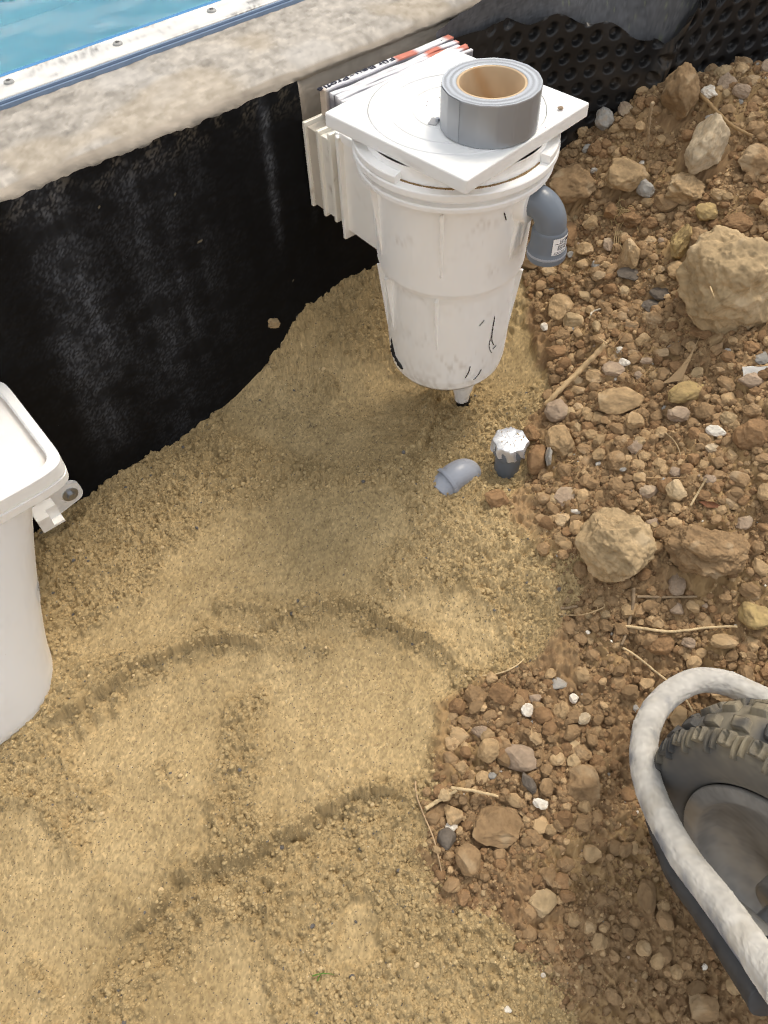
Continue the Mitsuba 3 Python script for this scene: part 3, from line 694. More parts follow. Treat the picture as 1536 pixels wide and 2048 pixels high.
wobj('rim', loft(rim_s, 160), hz, .01, tone=(.82, .82, .80), dirt=.05, seed=150, smooth=40)
fl_ = []
fa = np.linspace(0, 2 * math.pi, 97)[:-1]
for q, (ex, ey, n, z) in enumerate([(HXW - .0135, HYW - .0135, 12, HT - .010), (.150, .080, 3, HT - .010), (.140, .074, 2.2, HT - .013), (.130, .068, 2, HT - .022), (.122, .062, 2, HT - .06), (.10, .055, 2, HT - .25)]): fl_.append((z, HXC, HYC - .0, ex, ey, n))
fm = loft(fl_, 160); fmr = refine(fm, .02)
fmr = trimesh.graph.smooth_shade(fmr, angle=.7, facet_minarea=None); fvv = np.asarray(fmr.vertices); fc_ = plastic_col(fmr, (.80, .80, .78), .06, None, 152)
ru = sstep(.010, .001, np.abs(fvv[:, 0] - (HXC + HXW - .0165)) + .004 * meshkit.fbm(fvv * 70, 3, 153)) * sstep(HYC - HYW + .015, HYC - HYW + .03, fvv[:, 1]) * (fvv[:, 2] > HT - .012)
fc_ = fc_ * (1 - .75 * ru[:, None]) + np.array([.42, .25, .12]) * .75 * ru[:, None]
obj('top_plate', fmr, 'm_plastic', hz, smooth=True, color=fc_, label='recessed top with a brown dirt line along its edge')
bs = []
for z, cx, hx, y0_, n in ((HT - .036, -.160, .205, .748, 5), (.34, -.162, .190, .742, 4.5), (.26, -.166, .163, .730, 4), (.18, -.172, .140, .715, 3.6), (.11, -.178, .124, .700, 3.3), (.07, -.180, .116, .693, 3.2), (.045, -.182, .106, .695, 3), (.025, -.184, .088, .704, 2.8), (.010, -.186, .060, .722, 2.6), (.004, -.187, .02, .76, 2.4)):
    hy = (.945 - y0_) / 2; hy *= 1 if z > .05 else .85; bs.append((z, cx, y0_ + hy, hx, hy, n))
from scipy.interpolate import PchipInterpolator as _PI
bs = np.array(bs)[::-1]; zz = np.linspace(bs[0, 0], bs[-1, 0], 60); bb = [( z, *[float(_PI(bs[:, 0], bs[:, k])(z)) for k in range(1, 6)]) for z in zz]
hb_m = loft(bb, 160)
hb = wobj('body', hb_m, hz, .012, tone=(.81, .81, .80), dirt=.04, mat='m_gloss', seed=154, smooth=60)
# mounting ear with bolt and washer, bracket, sticker
ec = aty(138, 985, .925)
em = m3.Manifold.batch_hull([m3.Manifold.cylinder(.008, r, r, 32, True).rotate([90, 0, 0]).translate([dx, 0, dz]) for dx, dz, r in ((-.03, .0, .028), (.002, .004, .017), (.004, -.006, .015))]).translate(ec.tolist())
_bv, _bn = hb_m.vertices, hb_m.vertex_normals
_pp = (_bv - EYE) @ ROT; _px = np.stack([CX + FOC * _pp[:, 0] / _pp[:, 2], CY + FOC * _pp[:, 1] / _pp[:, 2]], 1)
_ok = np.nonzero(np.einsum('ij,ij->i', _bn, EYE - _bv) > .1)[0]; _k = _ok[np.argmin(np.hypot(*(_px[_ok] - [78, 1175]).T))]
_n = _bn[_k]; _t = np.cross([0, 0, 1.0], _n); _t /= np.linalg.norm(_t); _u = np.cross(_n, _t)
def sticker(name, a0, a1, b0, b1, out, mat, parent):
    q = np.array([[a, b] for a in np.linspace(a0, a1, 5) for b in np.linspace(b0, b1, 5)]); P = _bv[_k] + q[:, :1] * _t + q[:, 1:] * _u
    d_, i_ = cKDTree(_bv).query(P, k=3); w_ = 1 / (d_ + 1e-4); S_ = ((_bv[i_] - P[:, None]) @ _n * w_).sum(1) / w_.sum(1)
    return obj(name, (P + (S_ + out)[:, None] * _n, grid_faces(5, 5)), mat, parent, smooth=True)
stk_l = sticker('label_sticker', -.013, .013, -.020, .012, .0012, 'm_label', hz)
for r_ in range(5): sticker('print_line', -.010 + (.003 if r_ else 0), .004 + .0012 * (r_ * 7 % 5), .0075 - r_ * .0048, .0093 - r_ * .0048 - (.0006 if r_ else 0), .0016, 'm_ink', stk_l)
ear = wobj('mounting_ear', man(em), hz, .012, seed=156, dirt=.08, smooth=40)
def ydisc(r, t, c, seg=32): return man(m3.Manifold.cylinder(t, r, r, seg, True).rotate([90, 0, 0]).translate(list(c)))
ws = obj('washer', ydisc(.0125, .0016, ec + [.0, -.005, .0]), 'm_zinc', ear, smooth=40)
obj('bolt_head', man(m3.Manifold.cylinder(.0062, .0068, .0062, 6, True).rotate([90, 0, 0]).translate((ec + [.0, -.0088, .0]).tolist())), 'm_zinc', ear)
def on_face(px, py):
    lo, hi = .70, .80
    bz_ = [b[0] for b in bb]; fy_ = [b[2] - b[4] for b in bb]
    y = .72
    for _ in range(15): p = aty(px, py, y); y = float(np.interp(p[2], bz_, fy_)) + .010
    return p
bc = at(112, 1035, .235)
b1_ = m3.Manifold.cube([.034, .030, .026], True) - m3.Manifold.cube([.022, .020, .03], True).translate([.012, -.012, .006])
wobj('bracket', man(b1_.translate((bc + [-.008, .012, 0]).tolist())), hz, .012, dirt=.25, seed=157)
wobj('bracket_arm', tbox(bc[0] - .016, bc[0] + .002, bc[1] + .012, ec[1], bc[2] - .012, bc[2] + .006), hz, .012, seed=158)

# ------------------------------------------------------------------ dimpled membrane and its fleece
mb = thing('dimpled_membrane', 'black dimpled drainage membrane standing between pool wall and earth heap', 'membrane')
MP = spline([(.852, .934, 0), (.95, .925, 0), (1.05, .905, 0), (1.16, .872, 0), (1.262, .833, 0), (1.295, .822, 0), (1.36, .800, 0), (1.50, .752, 0), (1.70, .70, 0), (2.0, .66, 0)], 460)[:, :2]
ms = np.r_[0, np.cumsum(np.linalg.norm(np.diff(MP, axis=0), axis=1))]
sI = np.arange(0, ms[-1], .0026); mx, my = np.interp(sI, ms, MP[:, 0]), np.interp(sI, ms, MP[:, 1])
mtx, mty = np.gradient(mx), np.gradient(my); ml = np.hypot(mtx, mty); mnx, mny = -mty / ml, mtx / ml           # + towards the wall
mtop = np.interp(mx, [.85, .88, .97, 1.08, 1.12, 1.16, 1.20, 1.24, 1.272, 1.285, 1.30, 1.325, 1.37, 1.5, 2.0], [.618, .612, .607, .592, .582, .566, .552, .532, .516, .526, .560, .60, .70, .86, .9])
mtop += .006 * np.sin(sI * 62) * sstep(.9, 1.0, mx) * sstep(1.30, 1.25, mx) + .010 * np.abs(np.sin(sI * 115)) * sstep(1.26, 1.29, mx)
vI = np.linspace(0, 1, 170)
S, Vv = np.meshgrid(sI, vI, indexing='ij')
bot = np.interp(mx, [.85, 1.0, 1.2, 1.4, 2], [.20, .24, .30, .36, .38])
MZ = bot[:, None] + (mtop - bot)[:, None] * Vv
def dimples(s, z, ps=.034, pz=.0275, r=.0102):
    row = np.floor(z / pz + .5); so = s + (row % 2) * ps / 2
    ds = so - ps * np.floor(so / ps + .5); dz = z - row * pz; d = np.hypot(ds, dz)
    return sstep(r, r * .55, d)
dm = dimples(S, MZ + .06 * (S - .25) * 0)
warp = nfbm(np.stack([S, MZ, 0 * S], -1).reshape(-1, 3), 6, 3, 160).reshape(S.shape) * .03 + .010 * np.sin(S * 9)
cre = -.014 * np.exp(-((S - np.interp(1.272, mx, sI) - (MZ - .45) * .25) / .012) ** 2)
off = dm * .0105 + warp + cre
MXg, MYg = mx[:, None] + mnx[:, None] * off, my[:, None] + mny[:, None] * off
MYg = np.minimum(MYg, .930)
mv_ = np.stack([MXg, MYg, MZ], -1).reshape(-1, 3)
mudn = meshkit.fbm(mv_ * 16, 3, 161); mud = sstep(.56, .70, mudn) * sstep(.55, .36, mv_[:, 2])
crk = np.exp(-((S - np.interp(1.272, mx, sI) - (MZ - .45) * .25) / .010) ** 2).reshape(-1) * sstep(.3, .7, meshkit.noise(mv_ * np.array([300, 300, 25]), 162))
mc = np.array([.0105, .0108, .0118]) * (1 + (mudn[:, None] - .5) * .5) + np.clip(mud * .30 + crk * .35, 0, 1)[:, None] * np.array([.16, .11, .062])
obj('dimpled_sheet', (mv_, grid_faces(len(sI), len(vI))), 'm_membrane', mb, smooth=True, color=mc)
# fleece: the felt layer behind, longer than the sheet; wavy torn upper edge
k2 = mx < 1.36
fx, fy = mx[k2], my[k2]
lean = np.interp(fx, [.85, 1.0, 1.1, 1.2, 1.36], [.0, .006, .03, .055, .05])
ftop = np.interp(fx, [.85, .88, .93, 1.0, 1.06, 1.09, 1.14, 1.18, 1.24, 1.36], [.622, .634, .644, .650, .652, .648, .655, .70, .78, .80]) + .006 * nfbm(np.stack([sI[k2], 0 * fx, 0 * fx], -1), 30, 3, 163) * 2
fv_ = np.linspace(0, 1, 60); FS, FVg = np.meshgrid(sI[k2], fv_, indexing='ij')
fz0 = mtop[k2] - .10
FZ = fz0[:, None] + (ftop - fz0)[:, None] * FVg
k = (FZ - fz0[:, None]) / .10
wv = nfbm(np.stack([FS, FZ, 0 * FS], -1).reshape(-1, 3), 11, 3, 164).reshape(FS.shape) * .012
wrp = nfbm(np.stack([FS, np.minimum(FZ, mtop[k2][:, None]), 0 * FS], -1).reshape(-1, 3), 6, 3, 160).reshape(FS.shape) * .03 + .010 * np.sin(FS * 9)
FY = np.minimum(fy[:, None] + wrp + .018 + lean[:, None] * np.clip(k - .6, 0, 3) * .7 + np.abs(wv) * sstep(0, .5, k), .9405 - .0 * FZ)
FY = np.where(FZ > WT + .002, np.minimum(FY, .955), FY)
fp = np.stack([fx[:, None] + 0 * FZ, FY, FZ], -1).reshape(-1, 3)
fib = meshkit.fbm(fp * np.array([60, 60, 420]), 3, 165)[:, None]; fb2 = meshkit.noise(fp * np.array([300, 300, 120]), 166)[:, None]
fcol = np.array([.080, .083, .090]) * (1 + (fib - .5) * .9 + (fb2 - .5) * .5)
gr = sstep(.80, .9, meshkit.noise(fp * np.array([160, 160, 60]), 167)[:, None]); fcol = fcol * (1 - gr * .5) + np.array([.20, .22, .12]) * gr * .5
obj('fleece_layer', (fp, grid_faces(int(k2.sum()), 60)), 'm_fleece', mb, smooth=True, color=np.clip(fcol, .01, .6), label='grey fleece backing showing above the torn sheet edge')

# ------------------------------------------------------------------ grey pipes in the sand
cp = thing('taped_pipe', 'upright grey waste pipe in the sand capped with crumpled silver tape', 'pipe')
cc0 = at(1021, 880, .205); cz0 = float(H(cc0[0], cc0[1])) - .05
obj('pipe_body', mv(lathe([(.0205, cz0), (.0205, .168), (.0225, .172), (.0262, .181), (.0265, .190), (.0255, .2045), (.0235, .2055), (.0001, .2055)], 40), [cc0[0], cc0[1], 0]), 'm_pvc', cp, smooth=40)
ca = np.arange(72) * 2 * math.pi / 72; cvv, ntap = [], 0
for r, z, wob in ((.0001, .2075, 0), (.012, .2076, .0003), (.022, .2072, .0004), (.0272, .2058, .0007), (.0288, .203, .0011), (.0290, .197, .0022), (.0282, .190, .0034), (.0280, .1845, .0040)):
    n_ = np.cos(ca * 8 + z * 60) * .6 + np.cos(ca * 13 + 1 + z * 200) * .5; rag = np.cos(ca * 5 + 2) * .6 + np.cos(ca * 11) * .4
    rad = (r + wob * n_) * (1 + (math.cos(math.pi / 8) / np.cos(((ca * 8 / (2 * math.pi)) % 1 - .5) * 2 * math.pi / 8) - 1) * .9 * (r > .02))
    cvv.append(np.stack([cc0[0] + rad * np.cos(ca), cc0[1] + rad * np.sin(ca), z + (rag * .0035 if z < .19 else rag * .0004) + 0 * ca], -1))
cvv = np.array(cvv); fcp = []
for i in range(7):
    for j in range(72):
        kx = (j + 1) % 72; fcp += [[i * 72 + j, (i + 1) * 72 + j, (i + 1) * 72 + kx], [i * 72 + j, (i + 1) * 72 + kx, i * 72 + kx]]
obj('tape_cap', (cvv.reshape(-1, 3), np.array(fcp)), 'm_foil', cp, smooth=35, label='crumpled silver tape over the pipe end')
sg = []
for i in range(20):
    a, r = rng.random() * 6.28, .022 * math.sqrt(rng.random()); s = trimesh.creation.icosphere(subdivisions=0, radius=.0006 + .0007 * rng.random()); s.apply_translation([cc0[0] + r * math.cos(a) + .006, cc0[1] + r * math.sin(a), .2082]); sg.append(s)
obj('sand_grains', trimesh.util.concatenate(sg), 'm_grain', cp, kind='stuff')
ge = thing('pipe_elbow', 'light grey plastic pipe elbow half buried in the crumbly sand', 'pipe')
ep = at(926, 946, .157)
vdir = (ROT @ np.array([1.0, 0, 0])) * [1, 1, 0]; vdir /= np.linalg.norm(vdir); wdir = np.array([-vdir[1], vdir[0], 0])
q0 = ep - vdir * .010 - wdir * .004
hd = -vdir * .80 - wdir * .60; Ra = .026
elp = [q0 + hd * .034 + [0, 0, -.012], q0 + hd * .020 + [0, 0, -.004], q0 + hd * .010 + [0, 0, -.0008]] + [q0 - hd * Ra * math.sin(t) + [0, 0, -Ra + Ra * math.cos(t)] for t in np.linspace(.12, math.pi / 2, 9)] + [q0 - hd * Ra + [0, 0, -Ra - .04]]
obj('bend', sweep(spline(elp, 60), .0225, 48), 'm_pvc_light', ge, smooth=True)
obj('socket_ring', mv(sweep([q0 + hd * .016 + [0, 0, -.0015], q0 + hd * .0165 + [0, 0, -.0016], q0 + hd * .0235 + [0, 0, -.003], q0 + hd * .024 + [0, 0, -.003]], [.0226, .0252, .0252, .0226], 48)), 'm_pvc_light', ge, smooth=40)

# ------------------------------------------------------------------ wheelbarrow front
wb = thing('wheelbarrow', 'mortar splashed wheelbarrow front with grey hoop frame and muddy black tyre', 'wheelbarrow')
WC = np.array([.437, -.117, .255]); th_ = math.radians(83); tl = .077; RT = .19
fwv = np.array([math.cos(th_), math.sin(th_), 0]); n0_ = np.array([-math.sin(th_), math.cos(th_), 0]); nW = n0_ * math.cos(tl) + np.array([0, 0, math.sin(tl)]); uW = np.cross(fwv, nW); uW = uW if uW[2] > 0 else -uW
def wpt(a, r, w):
    a, r, w = np.broadcast_arrays(np.asarray(a, float), np.asarray(r, float), np.asarray(w, float))
    return WC + (r * np.cos(a))[..., None] * fwv + (r * np.sin(a))[..., None] * uW + w[..., None] * nW
def wlathe(profile, seg=128):
    pr = np.array(profile, float); a = np.arange(seg) * 2 * math.pi / seg
    v = wpt(a[:, None], pr[None, :, 0], pr[None, :, 1]).reshape(-1, 3); n = len(pr); f = []
    for i in range(seg):
        j = (i + 1) % seg
        for q in range(n - 1): f += [[i * n + q, j * n + q, j * n + q + 1], [i * n + q, j * n + q + 1, i * n + q + 1]]
    return trimesh.Trimesh(v, np.array(f), process=False)
HWD, RTB = .050, .0375
def tyre_rw(psi, up=0.0):
    r = RT - RTB + (RTB - .004 + up) * np.sign(np.cos(psi)) * np.abs(np.cos(psi)) ** .85; w = (HWD - .002 + up) * np.sign(np.sin(psi)) * np.abs(np.sin(psi)) ** .8
    return r, w
ps = np.linspace(-3.08, 3.08, 52)
rub = wlathe(np.stack(tyre_rw(ps), 1), 160)
def mudcol(v, basec=(.088, .088, .088), amount=.62, seed=170):
    rr_d = np.linalg.norm((v - WC) - ((v - WC) @ nW)[:, None] * nW, axis=1)
    a = meshkit.fbm(v * 38, 4, seed)[:, None]; b = meshkit.fbm(v * 14, 3, seed + 1)[:, None]; g = meshkit.noise(v * 320, seed + 2)[:, None]
    k = sstep(.155, .183, rr_d)[:, None] * sstep(.36, .58, a * .6 + b * .4) * amount + .16 * sstep(.45, .65, b) + .05 * g
    return np.clip(np.array(basec) * (1 - k) + np.array([.25, .215, .15]) * k * (.7 + .6 * g), .004, .6)
tyre = obj('tyre', rub, 'm_rubber', wb, smooth=True, color=mudcol(np.asarray(rub.vertices)), label='muddy black tyre with block tread')
def tread(a0, a1, p0, p1, out=.0045, hole=0, skew=0.0):
    na, npp = 9, 9; A, Pp = np.meshgrid(np.linspace(0, 1, na), np.linspace(0, 1, npp), indexing='ij')
    e = np.minimum(np.minimum(A, 1 - A), np.minimum(Pp, 1 - Pp)); hgt = out * sstep(-.001, .10, e) + 0 * e
    if hole: hgt = hgt - out * .95 * sstep(1.05, .8, np.hypot((A - .5) / .20 + (Pp - .5) * .6, (Pp - .5) / .30))
    psi = p0 + (p1 - p0) * Pp; r, w = tyre_rw(psi, 0); r2, w2 = tyre_rw(psi, 1.0)
    nr_, nw_ = r2 - r, w2 - w; l = np.hypot(nr_, nw_) + 1e-9; hgt = np.where(e <= 0, -.002, hgt)
    r, w = r + nr_ / l * hgt, w + nw_ / l * hgt
    v = wpt(a0 + (a1 - a0) * A + skew * (Pp - .5), r, w).reshape(-1, 3); f = grid_faces(na, npp)
    return trimesh.Trimesh(v, f, process=False)
pit = 2 * math.pi / 30
for i in range(30):
    a = i * pit
    for sgn in (1, -1):
        for nm, m in (('tread_block', tread(a + .03 * pit, a + .50 * pit, sgn * .42, sgn * .92, .0068, 1)),
                      ('tread_bar', tread(a + .58 * pit, a + .70 * pit, sgn * .46, sgn * 1.22, .0060)),
                      ('tread_bar', tread(a + .80 * pit, a + .92 * pit, sgn * .40, sgn * 1.08, .0060)),
                      ('crown_block', tread(a + .04 * pit, a + .66 * pit, sgn * .05, sgn * .40, .0062, 0, sgn * .05))):
            if sgn < 0 and nm == 'tread_bar' and i % 2: continue
            obj(nm, m, 'm_rubber', tyre, smooth=True, color=mudcol(np.asarray(m.vertices), (.060, .060, .060), .75))
rimm = wlathe([(.117, .0), (.121, .030), (.1285, .0400), (.1275, .0435), (.1190, .0450), (.1150, .0455), (.1115, .0455), (.1090, .043), (.1060, .030), (.100, .022), (.085, .017), (.060, .014), (.034, .016), (.0285, .022), (.0275, .052), (.024, .054), (.008, .054), (.0001, .054)], 128)
rimm = refine(rimm, .010); rvv = np.asarray(rimm.vertices); ra = meshkit.fbm(rvv * 30, 4, 175)[:, None]; rb_ = meshkit.noise(rvv * 260, 176)[:, None]
rcol = np.array([.20, .195, .185]) * (.55 + .9 * ra) + .05 * (rb_ - .5); rcol = rcol * (1 - .55 * sstep(.52, .66, ra)) + np.array([.27, .25, .215]) * .55 * sstep(.52, .66, ra)
rimk = obj('rim', rimm, 'm_rim', wb, smooth=True, color=np.clip(rcol, .02, .5), label='dusty grey steel rim')
rimb = wlathe([(.1165, -.043), (.1150, -.0455), (.1090, -.043), (.100, -.022), (.060, -.014), (.0275, -.022), (.0275, -.052), (.0001, -.054)], 96); obj('rim', rimb, 'm_rim', wb, smooth=True, color=np.tile([.16, .155, .145], (len(rimb.vertices), 1)))
obj('axle', sweep([WC - nW * .12, WC + nW * .115], .009, 20), 'm_zinc', wb, smooth=40)
hp_ = [(1700, 1490, .20), (1600, 1422, .187), (1536, 1403, .182), (1500, 1387, .180), (1450, 1366, .180), (1400, 1361, .183), (1352, 1380, .190), (1316, 1412, .200), (1294, 1455, .211), (1287, 1500, .221), (1294, 1560, .236), (1316, 1620, .252), (1346, 1680, .270), (1384, 1738, .290), (1428, 1793, .309), (1466, 1845, .327), (1516, 1915, .348), (1570, 1990, .372)]
hpts = [at(*p) for p in hp_]
HP = spline(hpts, 420)
def mortar_mesh(m, seed, blue=.5, thick=.0010):
    v = np.asarray(m.vertices).copy(); nrm = np.asarray(m.vertex_normals)
    a = meshkit.fbm(v * 42, 4, seed)[:, None]; b = meshkit.noise(v * 240, seed + 1)[:, None]; c = meshkit.fbm(v * 70, 3, seed + 2)[:, None]
    upf = .5 + .5 * nrm[:, 2:3]; cov = sstep(.22, .56, a * .56 + upf * .36 + (c - .5) * .3)
    m.vertices = v + nrm * (cov * (.0004 + thick * (c - .3) + .0008 * sstep(.72, .9, b)))
    paint = np.array([.11, .135, .185]) * (.8 + .6 * c); rust = np.array([.20, .095, .05])
    col = paint * (1 - cov) + np.array([.47, .455, .42]) * (.76 + .46 * c) * (.9 + .2 * b) * cov
    dirt = sstep(.55, .72, meshkit.fbm(v * 34, 3, seed + 3)[:, None]); col = col * (1 - .35 * dirt) + np.array([.36, .32, .25]) * .35 * dirt
    return m, np.clip(col, .01, .8), v, nrm
tube, tcol, tv, tn = mortar_mesh(sweep(HP, .0158, 48), 180)
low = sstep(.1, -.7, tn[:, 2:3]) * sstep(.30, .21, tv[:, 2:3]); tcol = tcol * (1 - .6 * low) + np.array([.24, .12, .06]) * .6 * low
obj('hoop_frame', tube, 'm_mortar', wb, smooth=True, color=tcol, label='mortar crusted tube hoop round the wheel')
lp = [hpts[i] + np.array([-.010, .004, -.012 - .0015 * (i - 11)]) * min(1, (i - 10) / 3) for i in range(10, 18)]
lt, lc, _, _ = mortar_mesh(sweep(spline(lp, 90), np.linspace(.010, .0135, 90), 36), 186, thick=.0006)
obj('lower_bar', lt, 'm_rim', wb, smooth=True, color=lc * .07 + np.array([.010, .012, .017]), label='dark blue grey bar under the hoop tube')
# axle bracket: folded plate from the tube down to the axle
A0, A1 = HP[int(420 * .775)], HP[int(420 * .90)]; Bx = WC + nW * .075
plv = []
for s in np.linspace(0, 1, 22):
    top_ = A0 + (A1 - A0) * s
    for t in np.linspace(0, 1, 16):
        q = top_ + (Bx + (fwv * -.03 + uW * .02) * (2 * s - 1) - top_) * t; q = q + uW * .012 * math.sin(t * math.pi) ; plv.append(q)
plv = np.array(plv); pf = grid_faces(22, 16); pn = np.cross(A1 - A0, Bx - A0); pn /= np.linalg.norm(pn); pn = pn if pn[2] > 0 else -pn
nV = len(plv); bm_ = trimesh.Trimesh(np.vstack([plv, plv - pn * .004]), np.vstack([pf, pf[:, ::-1] + nV]), process=False)
pbm, pcol, _, _ = mortar_mesh(bm_, 190, thick=.0008); obj('axle_bracket', pbm, 'm_mortar', wb, smooth=True, color=np.clip(pcol * .42 + .03, 0, 1))
if 0: fo, fcol_, _, _ = mortar_mesh(mv(rbox(.05, .022, .006, .002, 8), (A1 * .9 + HP[-20] * .1) + [.010, .002, .014], 1.05), 193); 

# ------------------------------------------------------------------ stones and clods
ICO = {k: trimesh.creation.icosphere(subdivisions=k) for k in range(6)}
ICO[-1] = trimesh.Trimesh([[1, 0, 0], [-1, 0, 0], [0, 1, 0], [0, -1, 0], [0, 0, 1], [0, 0, -1]], [[0, 2, 4], [2, 1, 4], [1, 3, 4], [3, 0, 4], [2, 0, 5], [1, 2, 5], [3, 1, 5], [0, 3, 5]], process=False)
TONE = {'brown': ((.268, .178, .097), .24), 'red': ((.238, .146, .076), .24), 'tan': ((.385, .27, .15), .24), 'ochre': ((.33, .24, .115), .26), 'pale': ((.44, .36, .25), .24),
        'pink': ((.33, .25, .18), .18), 'grey': ((.34, .325, .295), .16), 'dark': ((.135, .115, .095), .2), 'white': ((.66, .62, .54), .14), 'sandy': ((.385, .285, .165), .24)}


def rock_shape(lv, seed, facets=10, rough=.10, cutd=(.62, .95)):
    r = np.random.default_rng(seed); v = np.asarray(ICO[lv].vertices).copy()
    v *= 1 + (meshkit.fbm(v * 1.1 + seed * 3.1, 2, seed)[:, None] - .5) * .45
    for _ in range(facets):
        n = r.normal(size=3); n /= np.linalg.norm(n); d = r.uniform(*cutd)
        v -= np.maximum(0, v @ n - d)[:, None] * n
    nz = v / np.linalg.norm(v, axis=1, keepdims=True)
    rid = 1 - np.abs(2 * meshkit.fbm(v * 2.3 + seed * .7, 3, seed + 4) - 1)
    v = v + nz * ((meshkit.fbm(v * 2.2 + seed, 5, seed + 1) - .5)[:, None] * rough * 2.6 + (rid - .7)[:, None] * rough * .9 + ((meshkit.noise(v * 13 + seed, seed + 3) - .5)[:, None] * rough * .35 if lv < 4 else (meshkit.fbm(v * 16 + seed, 3, seed + 3) - .5)[:, None] * rough * .55))
    return v, np.asarray(ICO[lv].faces)


def rock_col(v, tone, seed, f=60):
    base_c, amp = TONE[tone]; p = v + seed * .37
    a, b, c = (meshkit.fbm(p * k, 3, seed % 50 + q)[:, None] for k, q in ((f * .5, 1), (f * 1.8, 2), (f * 6, 3)))
    col = np.array(base_c) * (1 + (a - .5) * amp * 3 + (b - .5) * amp * 2.4 + (c - .5) * amp * 2.2)
    if tone in ('tan', 'pale', 'sandy', 'pink', 'brown'):
        k = sstep(.56, .7, a) * .45; col = col * (1 - k) + np.array([.56, .45, .30]) * k * (.9 if tone != 'brown' else .7)
    if tone == 'ochre': k = sstep(.5, .62, b) * .5; col = col * (1 - k) + np.array([.42, .32, .14]) * k
    if tone in ('white', 'grey', 'pale'):
        k = sstep(.54, .66, b) * .35; col = col * (1 - k) + np.array([.30, .19, .09]) * k
    return np.clip(col, .01, .85)


E1 = (ROT @ np.array([1.0, 0, 0])) * [1, 1, 0]; E1 /= np.linalg.norm(E1); E2 = np.array([-E1[1], E1[0], 0]); E3 = np.array([0, 0, 1.0])
placed = []                                              # (x, y, radius)


def rock_at(p, a, b, c, rot, seed, tone, lv, name='stone', label=None, cat=None, group=None, facets=10, rough=.10, tilt=0.0):
    v, f = rock_shape(lv, seed, facets, rough)
    v = v / np.abs(v).max(0) * np.array([a, b, c])
    ct, st_ = math.cos(tilt), math.sin(tilt); v = np.stack([v[:, 0] * ct - v[:, 2] * st_, v[:, 1], v[:, 0] * st_ + v[:, 2] * ct], 1)
    cr, sr = math.cos(rot), math.sin(rot); e1, e2 = E1 * cr + E2 * sr, E2 * cr - E1 * sr
    w = p + v[:, :1] * e1 + v[:, 1:2] * e2 + v[:, 2:] * E3
    return obj(name, trimesh.Trimesh(w, f, process=False), 'm_rock', smooth=lv >= 4, color=rock_col(w, tone, seed), label=label, cat=cat, group=group)


